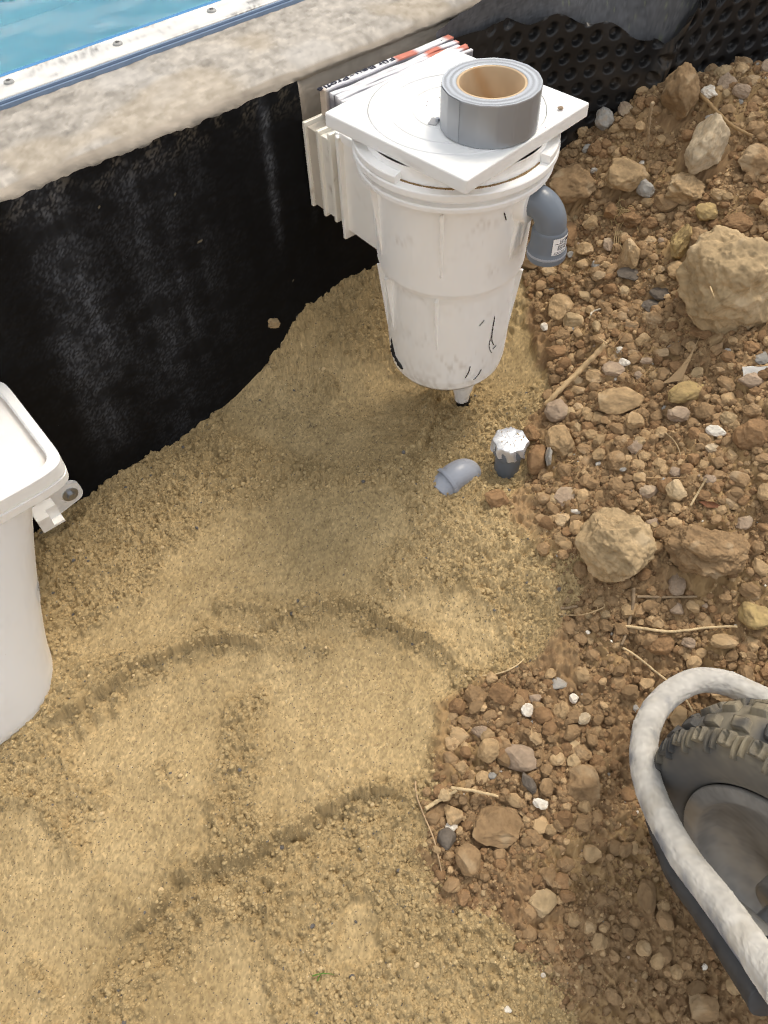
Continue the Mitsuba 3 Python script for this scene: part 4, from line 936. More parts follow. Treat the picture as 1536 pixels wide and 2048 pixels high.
NAMED = [  # px, py, width, height (pixels of the photo), rot deg, tone, name, label, extra
    (1474, 568, 205, 215, 20, 'sandy', 'boulder', 'largest sandy tan boulder at the right edge of the heap', dict(lv=5, facets=9, rough=.17, c=.95)),
    (1230, 1085, 150, 165, 20, 'sandy', 'boulder', 'tan rounded boulder right of the two grey pipes', dict(lv=5, facets=7, rough=.17, c=.8)),
    (1412, 1098, 165, 118, -8, 'brown', 'clod', 'wide dark crumbly clod with white grit on top beside the tan boulder', dict(lv=5, facets=5, rough=.24, c=.7)),
    (1412, 292, 82, 135, -28, 'pale', 'boulder', 'pale slanted limestone boulder below the membrane', dict(lv=4, facets=12, rough=.10, c=.85)),
    (1359, 190, 72, 108, 0, 'brown', 'clod', 'upright brown clod standing against the foot of the membrane fold', dict(lv=4, facets=5, rough=.2, c=1.2)),
    (1147, 370, 112, 88, 22, 'brown', 'clod', 'knobbly brown clod directly right of the elbow pipe bend', dict(lv=4, facets=7, rough=.18)),
    (1246, 350, 106, 76, 18, 'tan', 'clod', 'wedge shaped tan clod uphill of the knobbly clod by the elbow pipe', dict(lv=4, facets=9, rough=.13)),
    (1207, 242, 40, 46, 10, 'grey', 'stone', 'angular grey stone at the foot of the membrane right of the lid', dict(facets=12, c=1.0)),
    (1419, 186, 38, 32, 0, 'white', 'stone', 'white porous stone right of the upright clod by the membrane', dict(rough=.25, facets=5)),
    (1431, 240, 44, 22, -28, 'grey', 'pebble', 'smooth grey oval pebble behind the slanted limestone boulder', dict(rough=.02, facets=2)),
    (1510, 322, 78, 66, -15, 'brown', 'clod', 'brown clod at the right edge above the largest boulder', dict(lv=4, rough=.16)),
    (1372, 378, 88, 74, 10, 'tan', 'clod', 'lumpy tan clod below the slanted limestone boulder', dict(lv=4, facets=5, rough=.22)),
    (1338, 404, 56, 44, 0, 'brown', 'clod', 'smooth brown clod left of the lumpy tan one', dict(facets=12)),
    (1292, 378, 34, 46, 30, 'grey', 'stone', 'pale grey broken stone under the wedge shaped clod', dict(facets=13)),
    (1411, 425, 46, 44, 45, 'ochre', 'stone', 'square mossy ochre stone above the largest boulder', dict(facets=10)),
    (1475, 448, 72, 46, 5, 'red', 'clod', 'gritty reddish clod resting over the top of the largest boulder', dict(rough=.2)),
    (1260, 510, 38, 66, -5, 'tan', 'stone', 'long upright tan stone between elbow pipe and largest boulder', dict(facets=12, c=.9)),
    (1361, 486, 44, 76, -28, 'ochre', 'stone', 'long porous ochre stone left of the largest boulder', dict(rough=.18, c=.9)),
    (1396, 480, 36, 70, 20, 'brown', 'clod', 'ridged brown clod between the ochre stone and the largest boulder', dict(rough=.14)),
    (1356, 541, 54, 42, 5, 'tan', 'stone', 'rounded tan stone below the long ochre stone', dict(facets=9)),
    (1321, 585, 44, 34, 0, 'dark', 'stone', 'flat dark slab left of the white chip by the largest boulder', dict(c=.35, facets=12)),
    (1258, 548, 48, 30, -20, 'dark', 'stone', 'flat dark brown slab under the long upright tan stone', dict(c=.35)),
    (1303, 613, 40, 34, 0, 'dark', 'stone', 'blunt dark grey brown stone below the flat slabs', dict()),
    (1400, 612, 34, 52, -12, 'grey', 'stone', 'smooth grey teardrop stone at the lower left foot of the largest boulder', dict(rough=.03, facets=5)),
    (1376, 593, 28, 16, 35, 'white', 'stone', 'small white chip above the grey teardrop stone', dict(facets=12)),
    (1368, 618, 36, 36, 0, 'brown', 'stone', 'brown stone left of the grey teardrop stone', dict()),
    (1409, 666, 58, 34, -20, 'red', 'stone', 'split reddish slab below the largest boulder', dict(facets=14, c=.6)),
    (1240, 802, 92, 62, 8, 'tan', 'stone', 'flat topped tan block right of the reed stalk', dict(lv=4, facets=14, rough=.06, c=.7)),
    (1371, 784, 88, 44, 24, 'ochre', 'stone', 'long ochre tan stone tilted right of the flat topped block', dict(lv=4, facets=10)),
    (1357, 829, 46, 40, 0, 'pink', 'stone', 'pinkish grey stone below the long ochre tan stone', dict(facets=12)),
    (1409, 824, 42, 40, 0, 'brown', 'stone', 'squarish brown stone right of the pinkish grey one', dict(facets=12)),
    (1267, 842, 38, 36, 20, 'tan', 'stone', 'rounded tan stone below the flat topped block', dict()),
    (1226, 738, 46, 36, -20, 'pink', 'stone', 'flat greyish stone above the flat topped block', dict(c=.45, facets=11)),
    (1250, 724, 24, 17, -40, 'white', 'stone', 'small white flake right of the flat greyish stone', dict(facets=11)),
    (1190, 752, 38, 34, 20, 'tan', 'stone', 'dusty tan stone right of the reed stalk middle', dict()),
    (1110, 701, 50, 30, -5, 'red', 'stone', 'oval reddish stone at the sand edge left of the reed stalk', dict(c=.5, facets=6)),
    (1112, 822, 46, 52, -20, 'pink', 'stone', 'grey tan angular block at the lower end of the reed stalk', dict(facets=14)),
    (1122, 884, 58, 72, 0, 'tan', 'clod', 'gritty tan clod right of the taped pipe', dict(lv=4, facets=8, rough=.16)),
    (1073, 918, 46, 62, -20, 'red', 'stone', 'reddish brown stone leaning on the taped pipe', dict(lv=4, facets=13, rough=.06)),
    (1064, 868, 34, 40, 0, 'red', 'stone', 'small reddish stone behind the taped pipe cap', dict()),
    (1097, 914, 13, 50, -6, 'grey', 'stone', 'thin grey splinter wedged between the reddish stone and gritty clod', dict(c=1.2)),
    (993, 1000, 50, 46, 20, 'red', 'clod', 'brown lump half sunk in sand below the pipe elbow', dict(lv=4, facets=10, rough=.12)),
    (1152, 1023, 22, 13, 0, 'white', 'pebble', 'small pale pebble above the tan boulder', dict()),
    (1356, 1170, 40, 44, -30, 'pink', 'stone', 'pinkish flat stone below the wide dark clod', dict(facets=12, c=.5)),
    (1509, 1231, 64, 58, 10, 'ochre', 'stone', 'olive ochre stone at the right edge above the wheelbarrow', dict(lv=4, facets=9)),
    (1501, 1182, 50, 40, -30, 'brown', 'stone', 'brown stone above the olive ochre one', dict()),
    (1262, 1221, 46, 38, 0, 'tan', 'stone', 'tan stone under the curved twig', dict(facets=11)),
    (1300, 1211, 40, 28, 0, 'brown', 'stone', 'brown stone under the straight horizontal twig', dict()),
    (1160, 1138, 30, 34, 0, 'brown', 'stone', 'brown stone at the left foot of the tan boulder', dict()),
    (1446, 1282, 62, 30, 0, 'tan', 'clod', 'flat tan clod under the long straw above the wheelbarrow hoop', dict(facets=9)),
    (1431, 862, 42, 24, -15, 'white', 'stone', 'cream white flat stone on the open slope at right', dict(facets=10)),
    (1423, 897, 34, 24, 10, 'pale', 'stone', 'pale stone below the cream white flat stone', dict()),
    (1114, 1368, 46, 22, 12, 'grey', 'stone', 'flat light grey stone between sand and wheelbarrow hoop', dict(facets=8, c=.5)),
    (1055, 1420, 28, 29, 0, 'white', 'stone', 'white angular stone left of the wheelbarrow hoop', dict(facets=12, c=.9)),
    (1087, 1430, 40, 34, 0, 'red', 'stone', 'rounded reddish stone touching the white angular one', dict(facets=4, rough=.05)),
    (1167, 1437, 36, 22, 25, 'pale', 'stone', 'pale pinkish stone right of the white angular one', dict()),
    (1148, 1397, 20, 20, 0, 'white', 'pebble', 'small white pebble below the flat light grey stone', dict()),
    (976, 1500, 46, 48, -30, 'tan', 'stone', 'smooth tan stone left of the long pointed brown stone', dict(facets=13, rough=.05)),
    (1042, 1519, 86, 54, -32, 'pink', 'stone', 'long pointed brown stone with a pale end', dict(lv=4, facets=13, rough=.06)),
    (1058, 1568, 24, 44, 20, 'dark', 'stone', 'dark grey splinter below the long pointed stone', dict(c=.5)),
    (1080, 1607, 32, 22, -20, 'white', 'stone', 'cream stone right of the broken straw', dict(facets=11)),
    (893, 1677, 40, 42, 0, 'dark', 'pebble', 'round dark pebble at the sand edge below the broken straw', dict(facets=3, rough=.03)),
    (1014, 2019, 22, 13, -5, 'white', 'pebble', 'white quartz pebble near the bottom edge', dict(rough=.03, facets=2)),
    (1087, 1951, 11, 9, 0, 'white', 'pebble', 'tiny white pebble above the quartz pebble', dict(rough=.03, facets=2)),
    (1191, 531, 17, 23, 10, 'grey', 'pebble', 'light grey pebble below the elbow pipe sticker', dict(rough=.03, facets=2)),
    (1142, 509, 18, 15, 30, 'grey', 'pebble', 'grey pebble right beside the elbow pipe mouth', dict(rough=.05)),
    (1088, 653, 16, 20, 0, 'white', 'stone', 'small pale chip at the sand edge right of the bucket', dict()),
    (1000, 1655, 110, 72, -5, 'brown', 'clod', 'flat cracked clod below the broken straw', dict(lv=4, facets=6, rough=.12, c=.35)),
    (937, 1720, 52, 56, 0, 'brown', 'clod', 'brown clod right of the round dark pebble', dict(c=.5)),
    (905, 1630, 40, 46, 30, 'tan', 'clod', 'tan clod under the thick end of the broken straw', dict(c=.6)),
    (1295, 1795, 42, 60, -10, 'brown', 'clod', 'upright brown clod beside the lower wheelbarrow bar', dict(c=.5)),
    (1405, 2010, 60, 50, 0, 'brown', 'clod', 'brown clod in the lower right corner below the bar', dict(c=.6)),
]
for i, (px, py, w, h, rd, tone, nm, lb, ex) in enumerate(NAMED):
    ex = dict(ex); cf = ex.pop('c', .72); p = surf(px, py)
    s = depth_of(p) / FOC; a = w * s / 2; b = h * s / (2 * math.sqrt(.64 + .36 * cf * cf)); c = b * cf
    up = c * (.42 if max(w, h) < 100 else .50)
    for _ in range(3):                                   # the point of the sight line that lies UP above the ground
        p = first_hit(px, py, lambda x, y: H(x, y) + up)
    lv = ex.pop('lv', 3 if max(w, h) > 24 else 2)
    rock_at(p, a, b, c, math.radians(rd), 300 + i * 7, tone, lv, nm, lb, 'rock' if nm == 'boulder' else nm, None, **ex)
    placed.append((p[0], p[1], max(a, b) * .95))

# zones of the earth for scatter: (polygon in photo pixels, share of cover, wording)
ZONES = [([(1075, 300), (1250, 215), (1600, 120), (1640, 560), (1380, 500), (1060, 540)], 1.0, 'on the heap between elbow pipe and membrane'),
         ([(1035, 540), (1380, 500), (1640, 560), (1640, 900), (1090, 880), (1100, 700)], 1.0, 'on the slope around the reed stalk'),
         ([(1060, 880), (1640, 900), (1640, 1330), (1280, 1330), (1130, 1250), (1080, 1100), (1050, 960)], .62, 'around the tan boulder and the wide dark clod'),
         ([(900, 1400), (1050, 1330), (1160, 1390), (1200, 1500), (1150, 1700), (870, 1780), (845, 1600), (900, 1500)], .75, 'in the earth patch left of the wheelbarrow hoop'),
         ([(1130, 1250), (1640, 1330), (1640, 2100), (1180, 2100), (1000, 1850), (870, 1780), (1150, 1700), (1200, 1500), (1160, 1390)], .42, 'on the trodden earth around the wheelbarrow')]
ZP = [gpoly(z[0]) for z in ZONES]
ZA = [abs(np.sum(p[:, 0] * np.roll(p[:, 1], -1) - p[:, 1] * np.roll(p[:, 0], -1))) / 2 for p in ZP]


def scatter(n, zi):
    p = ZP[zi]; out = np.zeros((0, 2))
    while len(out) < n:
        q = rng.uniform(p.min(0), p.max(0), (n * 3 + 10, 2)); q = q[inside(p, q[:, 0], q[:, 1])]; out = np.vstack([out, q])
    return out[:n]


def pix(p):
    c = ROT.T @ (np.asarray(p, float) - EYE); return CX + FOC * c[0] / c[2], CY + FOC * c[1] / c[2]


ANCH = [('elbow pipe', 1095, 450), ('reed stalk', 1150, 750), ('taped pipe', 1021, 890), ('pipe elbow in the sand', 920, 945), ('straw above the hoop', 1360, 1258), ('curved twig', 1262, 1235),
        ('broken straw', 915, 1590), ('wheelbarrow hoop', 1270, 1450), ('plastic scrap', 1505, 755), ('bark strip', 1370, 745), ('grass tuft', 1242, 445), ('foot of the membrane', 1290, 200), ('lower barrow bar', 1340, 1760)]
_sh = []
for px, py, w_, h_, rd_, tone_, nm_, lb_, ex_ in NAMED:
    cutp = min([lb_.find(k) for k in (' at ', ' right', ' left', ' below', ' above', ' beside', ' under', ' between', ' behind', ' with', ' wedged', ' standing', ' directly', ' uphill', ' resting', ' leaning', ' touching', ' half', ' in ', ' near', ' against', ' tilted', ' on ') if lb_.find(k) > 0] + [99])
    _sh.append((lb_[:cutp], px, py))
_cnt = {}
for t in _sh: _cnt[t[0]] = _cnt.get(t[0], 0) + 1
ANCH += [t for t in _sh if _cnt[t[0]] == 1]
AX_ = np.array([t[1:] for t in ANCH], float)
USEDL = set(v['label'] for v in labels.values() if 'label' in v)


def way(dx, dy):
    if abs(dx) > 2.2 * abs(dy): return 'right of' if dx > 0 else 'left of'
    if abs(dy) > 2.2 * abs(dx): return 'below' if dy > 0 else 'above'
    return ('lower ' if dy > 0 else 'upper ') + ('right of' if dx > 0 else 'left of')


def tell(x, y, a, b, c, tone, nm):
    px, py = pix((x, y, float(H(x, y)))); d = np.hypot(*(AX_ - [px, py]).T); o = np.argsort(d)
    word = {'brown': 'brown', 'red': 'reddish', 'tan': 'tan', 'pink': 'pinkish grey', 'ochre': 'ochre', 'sandy': 'sandy'}[tone]
    r = (a * b) ** .5; look = ('bigger ' if r > .017 else '' if r > .0115 else 'small ') + ('flat ' if c < .62 * r else 'long ' if a > 1.45 * b else '') + word + ' ' + nm
    for i in o[:3]:
        l = f'{look} {way(px - AX_[i][0], py - AX_[i][1])} the {ANCH[i][0]}'.replace('small small', 'small')
        if l not in USEDL: USEDL.add(l); return l
    for i in o[:4]:
        for j in o[:6]:
            if i == j: continue
            l = f'{look} {way(px - AX_[i][0], py - AX_[i][1])} the {ANCH[i][0]}, {way(px - AX_[j][0], py - AX_[j][1])} the {ANCH[j][0]}'
            if l not in USEDL and len(l.split()) <= 16: USEDL.add(l); return l
    return f'{look} {way(px - AX_[o[6]][0], py - AX_[o[6]][1])} the {ANCH[o[6]][0]}'


STP = np.array([gpt(a0 + (a1 - a0) * t, b0 + (b1 - b0) * t)[:2] for a0, b0, a1, b1 in ((1091, 810, 1211, 687), (1242, 1252, 1474, 1254), (1267, 1176, 1243, 1290), (850, 1617, 914, 1580), (904, 1576, 996, 1593), (1274, 1193, 1393, 1193), (1245, 1296, 1352, 1378), (1118, 1228, 1209, 1211), (832, 1563, 886, 1756), (1300, 206, 1294, 292), (1399, 188, 1505, 272), (1480, 744, 1534, 765)) for t in np.linspace(0, 1, 9)])
gen_n, TN = 0, ['brown', 'brown', 'brown', 'red', 'tan', 'tan', 'brown', 'brown', 'red', 'sandy', 'brown', 'tan', 'brown', 'pink', 'red', 'tan']
for zi, want in ((0, 84), (1, 88), (2, 52), (3, 28), (4, 14)):
    tree_c = 0
    for x, y in scatter(want * 14, zi):
        if tree_c >= want: break
        r = float(np.clip(.0085 * rng.pareto(2.0) + .0095, .0095, .030))
        if tree_c > want * .6: r = float(rng.uniform(.0085, .0125))
        if zi == 0: r = float(np.clip(r * 1.45, .013, .034))
        if y > .90 or (np.hypot(STP[:, 0] - x, STP[:, 1] - y) < r + .006).any() or any((x - a) ** 2 + (y - b) ** 2 < (.86 * (r + c)) ** 2 for a, b, c in placed) or float(sand_sd(np.array([x]), np.array([y]))[0]) > -.012: continue
        if math.hypot(x - AX[0], y - AX[1]) < .10 + r or math.hypot(x - cc0[0], y - cc0[1]) < .035 + r or (abs(x - .437) < .07 + r and -.33 < y < .09): continue
        _q = pix((x, y, float(H(x, y))))
        if not (-15 < _q[0] < 1551 and -15 < _q[1] < 2063): continue
        a, b, c = r * rng.uniform(.85, 1.3), r * rng.uniform(.8, 1.05), r * rng.uniform(.55, .9)
        tone = TN[int(rng.integers(len(TN)))]
        word = {'brown': 'brown', 'red': 'reddish', 'tan': 'tan', 'pink': 'pinkish grey', 'ochre': 'ochre', 'sandy': 'tan'}[tone]
        nm = 'stone' if tone in ('pink', 'ochre') else 'clod'
        rock_at(np.array([x, y, float(H(x, y)) + c * .26]), a, b, c, rng.uniform(0, 6.28), 1000 + gen_n, tone, 3 if r > .013 else 2, nm, tell(x, y, a, b, c, tone, nm), nm, None, facets=int(rng.integers(5, 13)), rough=rng.uniform(.07, .2), tilt=rng.uniform(-.4, .4))
        placed.append((x, y, r)); tree_c += 1; gen_n += 1

# loose gravel and crumbs: far too many to count
PL = np.array(placed); PT = cKDTree(PL[:, :2])


def lib(lv, n, seed, **k): return [rock_shape(lv, seed + i, **k) for i in range(n)]


def strew(name, pts, rad, shapes, mat, colfn, sink, label, cat, zfun=None, flatten=(.6, .95)):
    n = len(pts); z = H(pts[:, 0], pts[:, 1]); V_, F_, C_, o = [], [], [], 0
    which = rng.integers(len(shapes), size=n)
    for k, (sv, sf) in enumerate(shapes):
        idx = np.nonzero(which == k)[0]
        if not len(idx): continue
        m = len(idx); q = rng.normal(size=(m, 4)); q /= np.linalg.norm(q, axis=1, keepdims=True); w, x, y, zq = q.T
        Rm = np.stack([1 - 2 * (y * y + zq * zq), 2 * (x * y - zq * w), 2 * (x * zq + y * w), 2 * (x * y + zq * w), 1 - 2 * (x * x + zq * zq), 2 * (y * zq - x * w), 2 * (x * zq - y * w), 2 * (y * zq + x * w), 1 - 2 * (x * x + y * y)], 1).reshape(m, 3, 3)
        sc = np.stack([rng.uniform(.8, 1.25, m), rng.uniform(.75, 1.1, m), rng.uniform(*flatten, m)], 1) * rad[idx, None]
        v = np.einsum('nij,nkj->nki', Rm, sv[None]) * sc[:, None, :]
        base_p = np.stack([pts[idx, 0], pts[idx, 1], z[idx] + sc[:, 2] * sink], 1)
        v = v + base_p[:, None]; V_.append(v.reshape(-1, 3)); F_.append((sf[None] + (np.arange(m) * len(sv))[:, None, None]).reshape(-1, 3) + o); o += m * len(sv)
        C_.append(np.repeat(colfn(base_p, m), len(sv), 0))
    Vs, Cs = np.vstack(V_), np.vstack(C_)
    Cs = Cs * (1 + (meshkit.noise(Vs * 420, 201)[:, None] - .5) * .45)
    return obj(name, (Vs, np.vstack(F_)), mat, smooth=False, color=np.clip(Cs, .008, .85), label=label, cat=cat, kind='stuff')


def earth_cols(p, m):
    keys = ['brown', 'red', 'tan', 'brown', 'red', 'brown', 'tan', 'pink', 'grey', 'sandy', 'brown', 'white']; pr = np.array([.27, .18, .11, .19, .11, .12, .04, .004, .004, .012, .03, .0015]); pr = pr / pr.sum()
    t = rng.choice(len(keys), m, p=pr); c = np.array([TONE[k][0] for k in keys])[t]; return c * rng.uniform(.75, 1.2, (m, 1))


def clear(pts, rad):
    d, i = PT.query(pts, k=6); inr = (d < PL[i, 2] * .75).any(1)
    sd = sand_sd(pts[:, 0], pts[:, 1]); ok = (~inr) & (pts[:, 1] < .92) & (sd < .012 * rng.random(len(pts)) ** 2 * 6) 
    ok &= (np.hypot(pts[:, 0] - cc0[0], pts[:, 1] - cc0[1]) > .028 + rad)
    return ok


mp, mr, sp_, sr_ = [], [], [], []
patchy = lambda p: sstep(.36, .60, meshkit.fbm(np.c_[p, 0 * p[:, 0]] * 17, 3, 203))
for zi, z in enumerate(ZONES):
    n = int(30000 * ZA[zi] * z[1]); p = scatter(n, zi); r = np.clip(.0034 * (1 + rng.pareto(2.8, n)), .0034, .0110); ok = clear(p, r) & (rng.random(n) < .35 + .65 * patchy(p)); mp.append(p[ok]); mr.append(r[ok])
    n = int(85000 * ZA[zi] * (.5 + .5 * z[1])); p = scatter(n, zi); r = np.clip(.0014 * (1 + rng.pareto(2.6, n)), .0014, .0036); ok = clear(p, r) & (rng.random(n) < .25 + .75 * patchy(p + 3)); sp_.append(p[ok]); sr_.append(r[ok])
strew('gravel', np.vstack(mp), np.concatenate(mr), lib(1, 16, 400, facets=5, rough=.26), 'm_rock', earth_cols, .14, 'loose brown gravel and earth crumbs covering the heap and slope', 'gravel')
strew('earth_crumbs', np.vstack(sp_), np.concatenate(sr_), lib(-1, 10, 430, facets=2, rough=.25), 'm_rock', earth_cols, .25, 'fine brown earth crumbs between the stones', 'earth')

# sand crumbs, thick where the sand is broken up, few where it is smoothed
n = 260000; q = np.stack([rng.uniform(-.42, .80, n), rng.uniform(-.22, .947, n)], 1)
ci = RegularGridInterpolator((xs, ys), CRUM * (SAND > .3))(q); clump = sstep(.30, .66, meshkit.fbm(np.c_[q, 0 * q[:, 0]] * 24, 3, 205))
vis = (q @ np.array([.60, .80])) > .06
ok = vis & (rng.random(n) < (.02 + .98 * ci) * (.42 + .58 * clump) * .85) & (sand_sd(q[:, 0], q[:, 1]) > -.02)
ok &= ~((np.hypot(q[:, 0] - AX[0], q[:, 1] - AX[1]) < .06) & (rng.random(n) < .5))
q = q[ok]; r = np.clip(.00100 * (1 + rng.pareto(3.1, len(q))), .00100, .0040)


def sand_cols(p, m):
    a = meshkit.fbm(p * 40, 3, 52)[:, None]; t = np.clip(.5 + (a - .5) + rng.uniform(-.35, .35, (m, 1)), 0, 1); c = np.array([.30, .221, .112]) + np.array([.17, .137, .080]) * t
    k = rng.random((m, 1)); return np.where(k > .988, c * 1.4 + .05, np.where(k < .012, np.array([.13, .12, .11]), c))


big_ = r > .0021
strew('sand_lumps', q[big_], r[big_], lib(0, 12, 470, facets=1, rough=.3), 'm_sand', sand_cols, .30, 'bigger damp lumps of loose sand lying on the sand bed', 'sand')
strew('sand_crumbs', q[~big_], r[~big_], lib(-1, 12, 460, facets=1, rough=.3), 'm_sand', sand_cols, .30, 'damp crumbs of loose sand lying on the sand bed', 'sand')
print('crumbs', len(q), 'gravel', sum(map(len, mp)), 'earth', sum(map(len, sp_)), 'generic', gen_n)
n = 70000; q = np.stack([rng.uniform(-.42, .80, n), rng.uniform(-.22, .947, n)], 1); q = q[(q @ np.array([.60, .80]) > .06) & (sand_sd(q[:, 0], q[:, 1]) > -.01)]; r = rng.uniform(.0007, .00125, len(q))
def grain_cols(p, m):
    k = rng.random((m, 1)); c = sand_cols(p, m) * rng.uniform(.72, 1.2, (m, 1)); return np.where(k > .985, np.array([.58, .50, .36]), np.where(k < .05, np.array([.13, .115, .10]), np.where(k < .16, c * .55, c)))
strew('sand_grains', q, r, lib(-1, 8, 480, facets=1, rough=.3), 'm_sand', grain_cols, .30, 'coarse single grains lying on the smoothed sand bed', 'sand')
rock_at(aty(547, 646, .944) , .012, .008, .012, 0, 991, 'sandy', 3, 'sand_lump', 'lump of sand stuck to the black wall above the sand bed', 'sand', None, rough=.3)
rock_at(at(1121, 216, LZ + .0022), .0038, .003, .002, 0, 992, 'pink', 2, 'pebble', 'tiny grey pebble lying on the white skimmer lid right of the tape', 'pebble', None)

# ------------------------------------------------------------------ stalks, twigs, straws, scraps
def stalk(name, pts, r, col, label, cat='twig', lift=.35, seg=8, seed=0, taper=.75, dz=None):
    P = []
    for i, (px, py) in enumerate(pts):
        p = surf(px, py); h = (r * lift if dz is None else dz[i]); P.append(at(px, py, p[2] + h))
    C = spline(P, max(10, 8 * len(P))); n = len(C)
    C = C + np.stack([nfbm(C, 60, 2, 210 + seed), nfbm(C, 60, 2, 211 + seed), nfbm(C, 60, 2, 212 + seed)], 1) * min(r, .002) * 1.2
    rad = r * (1 - (1 - taper) * np.linspace(0, 1, n)) * (1 + .12 * np.sin(np.arange(n) * 1.9))
    m = sweep(C, rad, seg); v = np.asarray(m.vertices); g = meshkit.fbm(v * np.array([160, 160, 160]), 3, 215)[:, None]
    return obj(name, m, 'm_wood', smooth=True, color=np.clip(np.array(col) * (1 + (g - .5) * 1.0), .02, .8), label=label, cat=cat)


STRAW, TWIG, ROOTC, REED = (.56, .43, .25), (.26, .19, .12), (.27, .16, .08), (.50, .36, .20)
rk = stalk('reed_stalk', [(1091, 810), (1130, 770), (1172, 728), (1211, 687)], .0046, REED, 'thick pale reed stalk lying at the sand edge below the elbow pipe', 'stalk', 1.2, 12, taper=.95, dz=[.006, .014, .016, .018])
sb = [at(1214, 688, float(surf(1214, 688)[2]) + .020), at(1196, 674, float(surf(1196, 674)[2]) + .022)]
mS = sweep(spline(sb, 8), np.linspace(.0022, .001, 8), 8); obj('side_shoot', mS, 'm_wood', rk, smooth=True, color=np.tile(REED, (len(mS.vertices), 1)))
stalk('twig', [(1305, 206), (1299, 240), (1296, 268), (1294, 292)], .0031, (.36, .27, .17), 'thin bent twig standing upright on the heap below the membrane', dz=[.05, .034, .018, .004], seed=1)
stalk('root', [(1399, 188), (1430, 220), (1460, 248), (1505, 272)], .0034, (.30, .20, .10), 'brown root lying between the white porous stone and the right edge', 'root', 2.5, seed=2)
stalk('twig', [(1267, 1176), (1266, 1205), (1258, 1248), (1243, 1290)], .0028, TWIG, 'curved grey brown twig below the tan boulder', lift=3, seed=3)
stalk('twig', [(1274, 1193), (1330, 1194), (1393, 1193)], .0022, TWIG, 'straight horizontal twig under the wide dark clod', lift=3, seed=4)
stalk('straw', [(1242, 1252), (1290, 1258), (1340, 1263), (1385, 1259), (1430, 1254), (1474, 1254)], .0022, STRAW, 'long pale straw lying across the earth above the wheelbarrow hoop', 'straw', 3, seed=5)
stalk('straw', [(1245, 1296), (1280, 1318), (1320, 1350), (1352, 1378), (1385, 1424)], .0017, STRAW, 'thin pale straw running under the wheelbarrow hoop', 'straw', 2.5, seed=6)
stalk('straw', [(965, 1351), (1000, 1346), (1025, 1336), (1048, 1318)], .0013, STRAW, 'thin bent straw at the sand edge above the earth patch', 'straw', 3, seed=7)
stalk('straw', [(850, 1617), (882, 1598), (914, 1580)], .0030, STRAW, 'thick broken straw at the sand edge left of the cream stone', 'straw', 3, seed=8)
stalk('straw', [(904, 1576), (950, 1582), (996, 1593)], .0024, STRAW, 'straw piece joined to the thick broken straw', 'straw', 4.5, seed=9)
stalk('root', [(832, 1563), (836, 1600), (852, 1640), (868, 1680), (878, 1720), (886, 1756)], .0013, (.38, .27, .16), 'thin crooked root hanging along the sand edge above the dark pebble', 'root', 3, seed=10)
stalk('straw', [(1381, 1012), (1396, 985), (1413, 958)], .0017, STRAW, 'short upright straw above the wide dark clod', 'straw', dz=[.004, .012, .02], seed=11)
stalk('root', [(1118, 1228), (1150, 1231), (1185, 1224), (1209, 1211), (1196, 1203)], .0013, (.44, .32, .18), 'looped pale root between sand and the tan stone', 'root', 5, seed=12)
stalk('root', [(1188, 1204), (1195, 1215), (1186, 1228)], .0010, (.40, .28, .15), 'short hooked root inside the looped pale root', 'root', 6, seed=13)
stalk('twig', [(1122, 1216), (1155, 1213)], .0022, TWIG, 'short dark twig left of the looped root', lift=2, seed=14)
stalk('root', [(1183, 630), (1190, 622), (1199, 618), (1203, 608)], .0019, (.66, .60, .48), 'little white root scrap on the slope above the reed stalk', 'root', 2.5, seed=15)
stalk('straw', [(1330, 866), (1350, 885), (1361, 920)], .0010, (.35, .26, .15), 'fine dark straw bent over the open slope', 'straw', 3, seed=16)
stalk('straw', [(1290, 955), (1330, 957), (1372, 954)], .0012, (.36, .24, .13), 'fine brown straw lying level on the open slope', 'straw', 3, seed=17)
stalk('straw', [(1420, 572), (1424, 583), (1428, 595)], .0011, STRAW, 'tiny straw stuck to the front of the largest boulder', 'straw', dz=[.09, .085, .08], seed=18)
stalk('straw', [(1303, 647), (1307, 636), (1310, 628)], .0012, (.6, .52, .38), 'tiny pale straw below the blunt dark stone', 'straw', 3, seed=19)
stalk('straw', [(1226, 695), (1250, 666)], .0008, (.33, .2, .1), 'hair thin brown straw right of the reed stalk top', 'straw', 6, seed=20)
tf = thing('grass_tuft', 'tuft of dead straw coloured grass on the heap right of the elbow pipe', 'grass')
for i in range(30):
    a0_, b0_ = rng.uniform(-26, 22), rng.uniform(-22, 20); an = rng.uniform(0, 6.28); l = rng.uniform(10, 32)
    P = [surf(1242 + a0_ + math.cos(an) * l * t, 438 + b0_ + math.sin(an) * l * t) + [0, 0, .004 + .012 * math.sin(t * 3) * rng.random()] for t in (0, .5, 1)]
    mS = sweep(spline(P, 9), np.linspace(.0009, .0005, 9), 5); obj('blade', mS, 'm_wood', tf, smooth=True, color=np.tile(np.array([.40, .30, .15]) * rng.uniform(.7, 1.2), (len(mS.vertices), 1)))
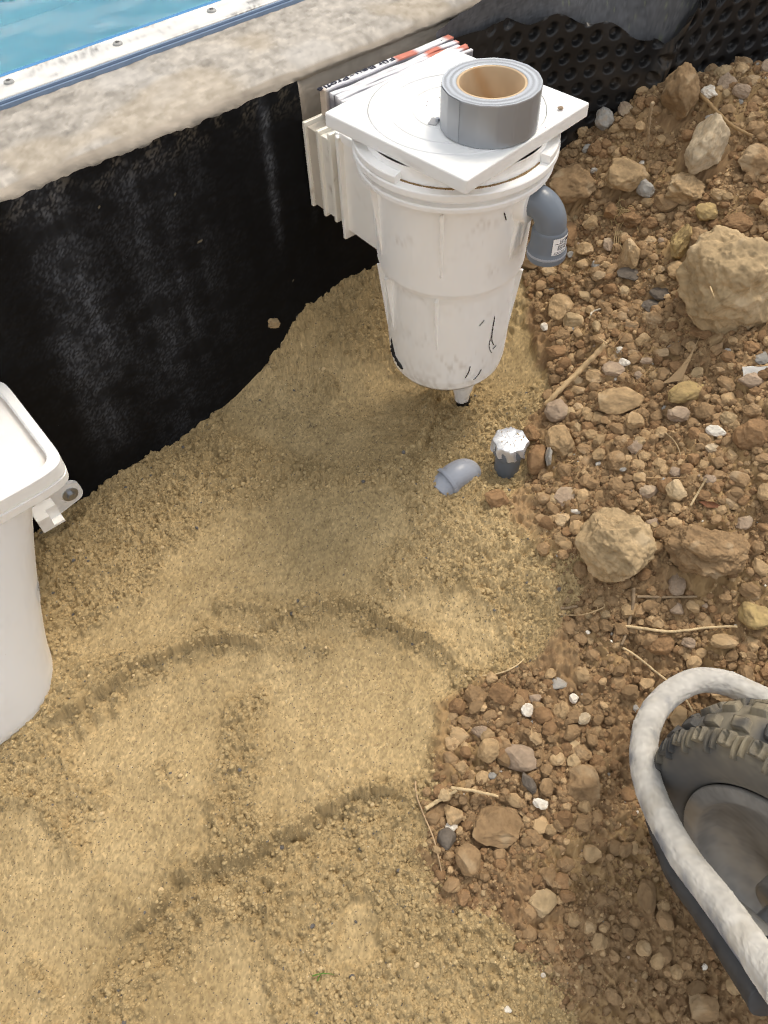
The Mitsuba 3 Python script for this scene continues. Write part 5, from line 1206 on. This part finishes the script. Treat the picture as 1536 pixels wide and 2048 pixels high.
for i in range(5):
    P = [surf(1230 + i * 3 + t * rng.uniform(-8, 4), 470 + t * 38) + [0, 0, .008] for t in (0, .5, 1)]
    mS = sweep(spline(P, 9), np.linspace(.001, .0005, 9), 5); obj('blade', mS, 'm_wood', tf, smooth=True, color=np.tile([.42, .32, .17], (len(mS.vertices), 1)))
def scrap(name, pts, dz, mat, col, label, cat, th=.0012, n=10):
    P = np.array([surf(*p) + [0, 0, z] for p, z in zip(pts, dz)]); U, W = np.meshgrid(np.linspace(0, 1, n), np.linspace(0, 1, n), indexing='ij')
    v = ((1 - U)[..., None] * (1 - W)[..., None] * P[0] + U[..., None] * (1 - W)[..., None] * P[1] + U[..., None] * W[..., None] * P[2] + (1 - U)[..., None] * W[..., None] * P[3]).reshape(-1, 3)
    v[:, 2] += nfbm(v, 50, 3, 220) * .012; f = grid_faces(n, n); m = trimesh.Trimesh(np.vstack([v, v - [0, 0, th]]), np.vstack([f, f[:, ::-1] + len(v)]), process=False)
    g = meshkit.fbm(np.asarray(m.vertices) * 70, 3, 221)[:, None]; c = np.array(col) * (1 + (g - .5) * .5); k = sstep(.55, .7, g) * .5; c = c * (1 - k) + np.array([.36, .24, .12]) * k
    return obj(name, m, mat, smooth=True, color=np.clip(c, .01, .85), label=label, cat=cat)
scrap('plastic_scrap', [(1480, 744), (1534, 746), (1524, 762), (1486, 768)], [.012, .014, .010, .006], 'm_print', (.70, .68, .63), 'crumpled white plastic scrap at the right edge of the slope', 'plastic')
scrap('bark_chip', [(1394, 1006), (1424, 1008), (1446, 1022), (1412, 1020)], [.004, .006, .006, .004], 'm_wood', (.16, .07, .035), 'dark reddish bark chip on the open slope above the wide dark clod', 'bark')
scrap('bark_strip', [(1318, 778), (1372, 742), (1394, 690), (1360, 770)], [.010, .022, .034, .012], 'm_wood', (.33, .23, .13), 'curled dry bark strip above the long ochre tan stone', 'bark', .002)
gb = thing('grass_sprig', 'single green grass blade sprouting from the sand near the bottom', 'grass')
for pts in ([(626, 1953), (645, 1948), (668, 1950)], [(636, 1962), (640, 1953), (650, 1944)]):
    P = [surf(*p) + [0, 0, .004] for p in pts]; obj('blade', sweep(spline(P, 10), np.linspace(.0009, .0003, 10), 6), 'm_green', gb, smooth=True)
